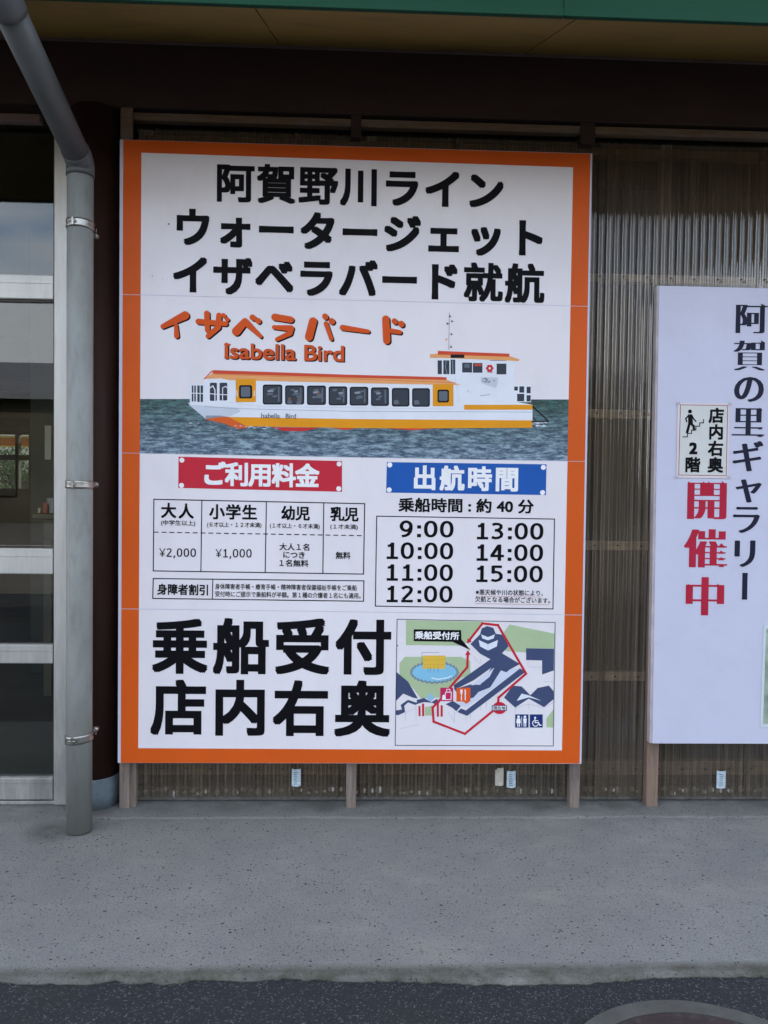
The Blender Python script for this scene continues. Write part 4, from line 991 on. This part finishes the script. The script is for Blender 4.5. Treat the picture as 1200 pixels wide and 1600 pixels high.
mr_(352, 498, 432, 582, ink(196, 36, 92), 4); mr_(453, 498, 540, 584, ink(226, 92, 40), 4); mp_([(495, 584), (534, 584), (515, 600)], ink(226, 92, 40), 4)
pr.frame([z4(385, 526), z4(421, 526), z4(419, 572), z4(382, 572)], 1.2, WH, 4.6); ml([(392, 526), (392, 508), (412, 508), (412, 526)], 4, WH, 4.6); mp_([(366, 545), (378, 540), (384, 574), (362, 574)], WH, 4.7)
ml([(484, 515), (484, 574)], 6, WH, 4.6); mp_([(476, 510), (492, 510), (490, 538), (478, 538)], WH, 4.7); ml([(508, 540), (508, 574)], 6, WH, 4.6); mp_([(504, 508), (512, 512), (512, 545), (504, 545)], WH, 4.7)
mr_(820, 665, 903, 747, NB, 4); mr_(912, 665, 992, 747, NB, 4)
def man(x, y, skirt=False):
    a = z4(x, y-28); pr.disc(a[0], a[1], 2.1, 2.1, WH, 4.6, 14)
    mp_([(x-11, y-18), (x+11, y-18), (x+(14 if skirt else 9), y+12), (x-(14 if skirt else 9), y+12)], WH, 4.7); mr_(x-8, y+12, x-2, y+34, WH, 4.8); mr_(x+2, y+12, x+8, y+34, WH, 4.8)
man(841, 708, True); man(881, 708); ml([(861, 680), (861, 738)], 3, WH, 4.6)
a = z4(945, 686); pr.disc(a[0], a[1], 1.6, 1.6, WH, 4.6, 12); ml([(943, 694), (945, 716), (966, 716), (974, 734), (982, 732)], 6, WH, 4.7); ml([(944, 704), (962, 704)], 5, WH, 4.7)
ml([(948+17*math.cos(t*0.35), 722+17*math.sin(t*0.35)) for t in range(0, 14)], 4.5, WH, 4.9) if False else ml([(935, 704), (928, 718), (932, 732), (944, 740), (958, 736), (964, 726)], 5, WH, 4.7)
mp_([(186, 133), (482, 138), (484, 196), (542, 264), (428, 211), (186, 207)], BLACK, 4)
a = z4(722, 625); pr.disc(a[0], a[1], 11, 9.5, RT, 3.8); mr_(674, 608, 768, 642, NB, 4.2); mr_(679, 612, 763, 638, WH, 4.5)
T_(pr.b, '乗船受付所', z4(193, 0)[0], z4(470, 0)[0], z4(0, 169)[1], z4(0, 175)[1], 12.5, 0.03, WH, YL-0.0009)
T_(pr.b, '現在地', z4(682, 0)[0], z4(760, 0)[0], z4(0, 625)[1], z4(0, 626)[1], 6, 0.02, BLACK, YL-0.0009)
pr.build('route_map', sign)
# --- posts carrying the board
for (pa, pc, pbot, y0_) in ((186.5, 202.5, 1271, 0.031), (541, 557, 1271, 0.031), (890, 906.5, 1270, 0.031)):
    xa, xb = XP(pa, 1200, y0_), XP(pc, 1200, y0_)
    b = MB(); b.box(xa, xb, y0_, y0_+0.036, 0.003, 2.42, M_post, 0.002); b.build('post', sign)
b = MB(); b.box(XP(204, 1200, 0.05), XP(213, 1200, 0.05), 0.045, 0.075, 0.004, 2.3, M_post, 0.002); b.build('post', sign)
# dirt spots on the vinyl
pr = Print(YL+0.0004)
for (x_, y_, r_) in ((263.5, 350, 1.6), (238, 431, 0.9), (254, 436, 0.6), (621, 1009, 1.2), (241, 1010, 0.7)): pr.disc(x_, y_, r_, r_*0.8, ink(70, 70, 74), 0, 9)
tag(pr.build('dirt_spots', sign), kind='stuff')

# ================================================================== GALLERY BOARD (right)
YR = 0.004
gb = empty('gallery_board', (XP(1018, 1268, 0.05), 0.05, 0.0), 'tall white board with vertical black and red gallery lettering at right edge', 'signboard')
bx0t, bx0b = P(1030, 446.5, YR), P(1016.5, 1161, YR)
b = MB(); b.prism([P(1030, 446.5, YR), P(1560, 459, YR), P(1540, 1163, YR), P(1019.5, 1161.5, YR)], (0, 0.034, 0), M_board); b.build('board', gb)
b = MB(); b.prism([P(1026.5, 446.5, YR+0.005), P(1029.6, 446.5, YR+0.005), P(1019, 1161, YR+0.005), P(1015, 1161, YR+0.005)], (0, 0.03, 0), M_plain('edge_tape', (0.50, 0.44, 0.45), 0.6, 0.2, 12)); b.build('edge_tape', gb)
b = MB(); b.box(XP(1010.5, 1220, 0.04), XP(1028.5, 1220, 0.04), 0.0405, 0.082, 0.003, 2.1, M_postbr, 0.002); b.build('post', gb)
NV = ink(28, 30, 52)
def vcol(b, s_, pts, em, mt_, k_=0.052, rot=(), ems=None):
    for i, (ch, p_) in enumerate(zip(s_, pts)):
        vs_off = -0.014
        if i in rot: L_(b, ch, p_, p_, em, 0.004, mt_, YR-0.001, ry=0.034, rot=(0,), lean=0.012); continue
        L_(b, ch, p_, p_, em if not ems else ems[i], k_, mt_, YR-0.001, ry=0, off=vs_off, rot=(0,) if i in rot else (), lean=0.012)
        if 0x3040 <= ord(ch) <= 0x30ff and i not in rot: L_(b, ch, p_, p_, em, 0.020, mt_, YR-0.0014, ry=0, lean=0.012)
lettering(lambda b: vcol(b, '阿賀の里ギャラリー', [(1173.4, 498.4), (1171.5, 556.6), (1170.5, 607.6), (1169, 660), (1168, 714.5), (1169.5, 762), (1166, 812), (1164, 865), (1162.5, 916)], 52, NV, rot=(8,)), gb)
lettering(lambda b: vcol(b, '開催中', [(1104.5, 782.6), (1102.8, 858), (1101.5, 933)], 67, ink(176, 34, 60), 0.060), gb)
# triangular serifs of the printed brush-serif face
pr = Print(YR-0.0018)
def tri6(*pts): pr.poly([(1000+x/3.636, 740+y/3.636) for x, y in pts], M_redink)
def tri5(*pts): pr.poly([(1000+x/4.21, 420+y/4.21) for x, y in pts], NV)
M_redink = ink(176, 34, 60)
tri6((275, 44), (300, 62), (275, 66)); tri6((358, 44), (386, 66), (358, 74)); tri6((388, 44), (412, 62), (388, 66)); tri6((466, 42), (494, 68), (466, 78))
for x_, y_ in ((446, 414), (444, 455), (444, 492), (446, 530)): tri6((x_, y_), (x_+17, y_-19), (x_+35, y_))
tri6((272, 626), (300, 646), (272, 654)); tri6((440, 624), (473, 652), (440, 662))
tri5((795, 228), (830, 245), (808, 266)); tri5((786, 912), (806, 930), (786, 944)); tri5((770, 1105), (790, 1086), (808, 1105)); tri5((775, 1056), (790, 1040), (804, 1056)); tri5((796, 470), (824, 486), (800, 500))
tag(pr.build('serifs', gb), kind='stuff')
# poster at its lower right
M_photo = M_plain('printed_landscape', (0.30, 0.38, 0.30), 0.45, 0.6, 9, (1, 1, 0.6), dirt=(0.08, 0.10, 0.08), dirtamt=0.9)
b = MB(); b.prism([P(1193.6, 977, YR-0.003), P(1300, 979, YR-0.003), P(1297, 1137, YR-0.003), P(1188, 1136, YR-0.003)], (0, 0.0025, 0), ink(206, 214, 220))
po = b.build('poster'); tag(po, 'greenish framed poster on the lower right of the white board', 'poster')
b = MB(); b.prism([P(1197.5, 982, YR-0.0042), P(1296, 984, YR-0.0042), P(1293, 1132, YR-0.0042), P(1192.5, 1131, YR-0.0042)], (0, 0.001, 0), M_photo); b.build('picture', po)

# ---- taped paper notice
YN = YR-0.003
def z9(x, y): return (1030+x/7.06, 600+y/7.06)
M_np = M_plain('notice_paper', (0.62, 0.63, 0.61), 0.35, 0.05, 9); M_pink = M_plain('pink_paper_margin', (0.68, 0.62, 0.64), 0.4, 0.05, 9)
b = MB(); b.prism([P(*z9(205, 207), YN), P(*z9(776, 216), YN), P(*z9(762, 1042), YN), P(*z9(188, 1034), YN)], (0, 0.0012, 0), M_pink)
no = b.build('paper_notice'); tag(no, 'small red bordered paper notice with stair climbing figure taped on white board', 'notice')
pr = Print(YN-0.0003)
pr.poly([z9(235, 230), z9(755, 238), z9(740, 1012), z9(215, 1003)], M_np)
pr.frame([z9(235, 230), z9(755, 238), z9(740, 1012), z9(215, 1003)], 0.9, ink(150, 40, 66), 1); pr.build('bordered_panel', no)
pr = Print(YN-0.0012)
a = z9(340, 303); pr.disc(a[0], a[1], 3.1, 3.1, BLACK)
def nl(pts, wd, lay=0): pr.line([z9(x, y) for x, y in pts], wd/7.06, BLACK, lay)
pr.poly([z9(x, y) for x, y in ((318, 336), (362, 334), (374, 442), (320, 440))], BLACK, 0)
nl([(325, 345), (294, 380), (303, 415)], 15, 0.3); nl([(360, 345), (380, 385), (404, 410)], 15, 0.5); nl([(335, 432), (320, 490), (310, 528)], 28, 0.7); nl([(355, 442), (380, 465), (384, 502)], 26, 0.9)
nl([(262, 583), (312, 583), (312, 545), (358, 545), (358, 508), (405, 508), (405, 465), (447, 465), (447, 428), (490, 428), (490, 390)], 9, 1.2)
pr.build('pictogram', no)
def ntext(b):
    for i, ch in enumerate('店内右奥'): x_, y_ = z9(632-4*i, 350+182*i); L_(b, ch, (x_, y_), (x_, y_), 24.5, 0.034, BLACK, YN-0.0012, lean=0.012)
    x_, y_ = z9(368, 893); L_(b, '階', (x_, y_), (x_, y_), 24.5, 0.034, BLACK, YN-0.0012, lean=0.012)
    x0_, y0_ = z9(330, 710); x1_, _ = z9(422, 710); T_(b, '2', x0_, x1_, y0_, y0_, 18.5, 0.045, BLACK, YN-0.0012)
lettering(ntext, no)
M_tape = M_plain('clear_tape', (0.46, 0.47, 0.52), 0.25, 0.1, 30)
for (x_, y_, s_) in ((212, 216, 1), (778, 222, -1), (190, 1030, 1), (768, 1030, -1)):
    pr = Print(YN-0.0006); pr.poly([z9(x_-22, y_-16), z9(x_+20, y_-18), z9(x_+22, y_+14), z9(x_-18, y_+18)], M_tape); pr.build('tape', no)

# ================================================================== MANHOLE
M_ring = M_plain('manhole_collar_concrete', (0.070, 0.070, 0.064), 0.9, 0.25, 14, bmp=0.6, bscale=80, dirt=(0.07, 0.075, 0.055), dirtamt=0.7)
M_cov = M_plain('rusty_iron_cover', (0.030, 0.018, 0.018), 0.7, 0.3, 16, bmp=0.5, bscale=70, dirt=(0.06, 0.058, 0.05), dirtamt=0.8)
tp = G(1030, 1566, -0.013)
RO, RI = 0.36, 0.315
mc = Vector((tp.x+0.012, tp.y-RO, -0.013))
mh = empty('manhole_cover', mc, 'round rusty manhole cover with concrete collar at bottom right', 'manhole')
def ring(b, ri, ro, z0, z1, mt_, seg=96):
    k = b.slot(mt_); n = len(b.v)
    for j in range(seg):
        c, s_ = math.cos(2*math.pi*j/seg), math.sin(2*math.pi*j/seg); wv = 1+0.006*mnoise.noise((c*4, s_*4, 0))
        for (r_, z) in ((ri, z0), (ri, z1), (ro*wv, z1), (ro*wv, z0)): b.v.append((mc.x+r_*c, mc.y+r_*s_, mc.z+z))
    for j in range(seg):
        for i in range(3):
            a = n+j*4+i; c = n+((j+1) % seg)*4+i; b.f.append((a, c, c+1, a+1)); b.mi.append(k); b.sm.append(False)
b = MB(); ring(b, RI, RO, 0.0, 0.006, M_ring); b.build('collar', mh)
b = MB(); b.tube([(mc.x, mc.y, mc.z+0.001), (mc.x, mc.y, mc.z+0.0055)], RI-0.004, M_cov, 96); b.build('cover', mh)
b = MB()
for rr in (0.06, 0.13, 0.20, 0.27): ring(b, rr, rr+0.014, 0.0055, 0.0085, M_cov)
b.build('raised_rings', mh)

# ================================================================== ACROSS THE ROAD (reflected in the glass) AND BEHIND THE SHOP (through the window)
M_cream = M_plain('cream_render', (0.46, 0.42, 0.33), 0.8, 0.08, 0.6); M_tile = M_plain('grey_roof_tiles', (0.13, 0.135, 0.15), 0.6, 0.1, 1.5, (1, 6, 6))
M_greyw = M_plain('grey_render', (0.30, 0.30, 0.29), 0.8, 0.1, 0.6)
opp = empty('warehouse', (-3, -24, -0.03), 'long brown walled warehouse with grey roof across the road, seen reflected in the door glass', 'building')
M_brownw = M_plain('brown_timber_wall', (0.050, 0.045, 0.028), 0.85, 0.3, 0.8)
b = MB(); b.box(-16, 10, -32, -24, -0.03, 4.2, M_brownw); b.build('wall', opp)
b = MB(); b.prism([(-16.6, -23.4, 4.21), (10.6, -23.4, 4.21), (10.6, -28, 6.0), (-16.6, -28, 6.0)], (0, 0, 0.15), M_tile); b.prism([(-16.6, -32.6, 4.21), (10.6, -32.6, 4.21), (10.6, -28.01, 6.0), (-16.6, -28.01, 6.0)], (0, 0, 0.15), M_tile); b.build('roof', opp)
for i in range(7):
    x_ = -14+3.5*i
    b = MB(); b.box(x_, x_+2.2, -23.97, -23.90, 0.9, 2.7, M_frame_d); b.build('window', opp)
nb = empty('neighbour_house', (-3, 11, 0), 'cream house behind the shop, glimpsed through the back window', 'building')
b = MB(); b.box(-12.5, -4.75, 13, 19, -0.03, 5.0, M_cream); b.build('wall', nb)
b = MB(); b.box(-4.55, -3.2, 12.93, 12.99, 0.6, 1.7, M_frame_d) if False else b.box(XP(12, 750, 12.93), XP(60, 750, 12.93), 12.93, 12.99, ZP(20, 772, 12.93), ZP(20, 739, 12.93), M_frame_d); b.build('window', nb)
b = MB(); b.prism([(-13, 12.6, 5.0), (-4.3, 12.6, 5.0), (-4.3, 19.4, 6.5), (-13, 19.4, 6.5)], (0, 0, 0.12), M_tile); b.build('roof', nb)
# trees: trunk with limbs, crown of many leaf clumps
M_leaf = M_plain('leaf', (0.055, 0.095, 0.025), 0.6, 0.45, 1.2); M_bark = M_plain('bark', (0.06, 0.045, 0.035), 0.9, 0.3, 8)
def tree(x, y, h, label, seed):
    rnd = random.Random(seed); t = empty('tree', (x, y, -0.03), label, 'tree', 'trees around the shop')
    b = MB(); b.tube([(x, y, -0.05), (x+0.05, y, h*0.35), (x-0.05, y+0.05, h*0.75)], [h*0.035, h*0.024, h*0.01], M_bark, 10)
    for i in range(7):
        an = rnd.random()*6.28; z0 = h*rnd.uniform(0.3, 0.6); b.tube([(x, y, z0), (x+math.cos(an)*h*0.14, y+math.sin(an)*h*0.14, z0+h*0.14), (x+math.cos(an)*h*0.22, y+math.sin(an)*h*0.22, z0+h*0.25)], [h*0.013, h*0.008, h*0.003], M_bark, 6)
    b.build('trunk', t)
    b = MB(); k = b.slot(M_leaf); cl = [(rnd.gauss(0, 0.15), rnd.gauss(0, 0.15), rnd.uniform(0.38, 0.95), rnd.uniform(0.08, 0.17)) for _ in range(34)]
    for (cx, cy, cz, cr) in cl:
        for _ in range(90):
            d = Vector((rnd.gauss(0, 1), rnd.gauss(0, 1), rnd.gauss(0, 0.8))).normalized()*cr*rnd.random()**0.4
            p_ = Vector((x+(cx+d.x)*h, y+(cy+d.y)*h, (cz+d.z)*h)); s_ = h*rnd.uniform(0.010, 0.02)
            u = Vector((rnd.gauss(0, 1), rnd.gauss(0, 1), rnd.gauss(0, 1))).normalized(); v = u.orthogonal().normalized(); n = len(b.v)
            b.v += [tuple(p_-u*s_), tuple(p_+v*s_*0.5), tuple(p_+u*s_), tuple(p_-v*s_*0.5)]; b.f.append((n, n+1, n+2, n+3)); b.mi.append(k); b.sm.append(False)
    b.build('crown', t)
tree(XP(16, 740, 12.0), 12.0, 2.1, 'leafy tree behind the shop, seen through the back window', 3)
tree(-19, -22, 8.5, 'tree left of the brown warehouse across the road', 5)
tree(13.5, -21, 9.5, 'tree right of the brown warehouse across the road', 8)
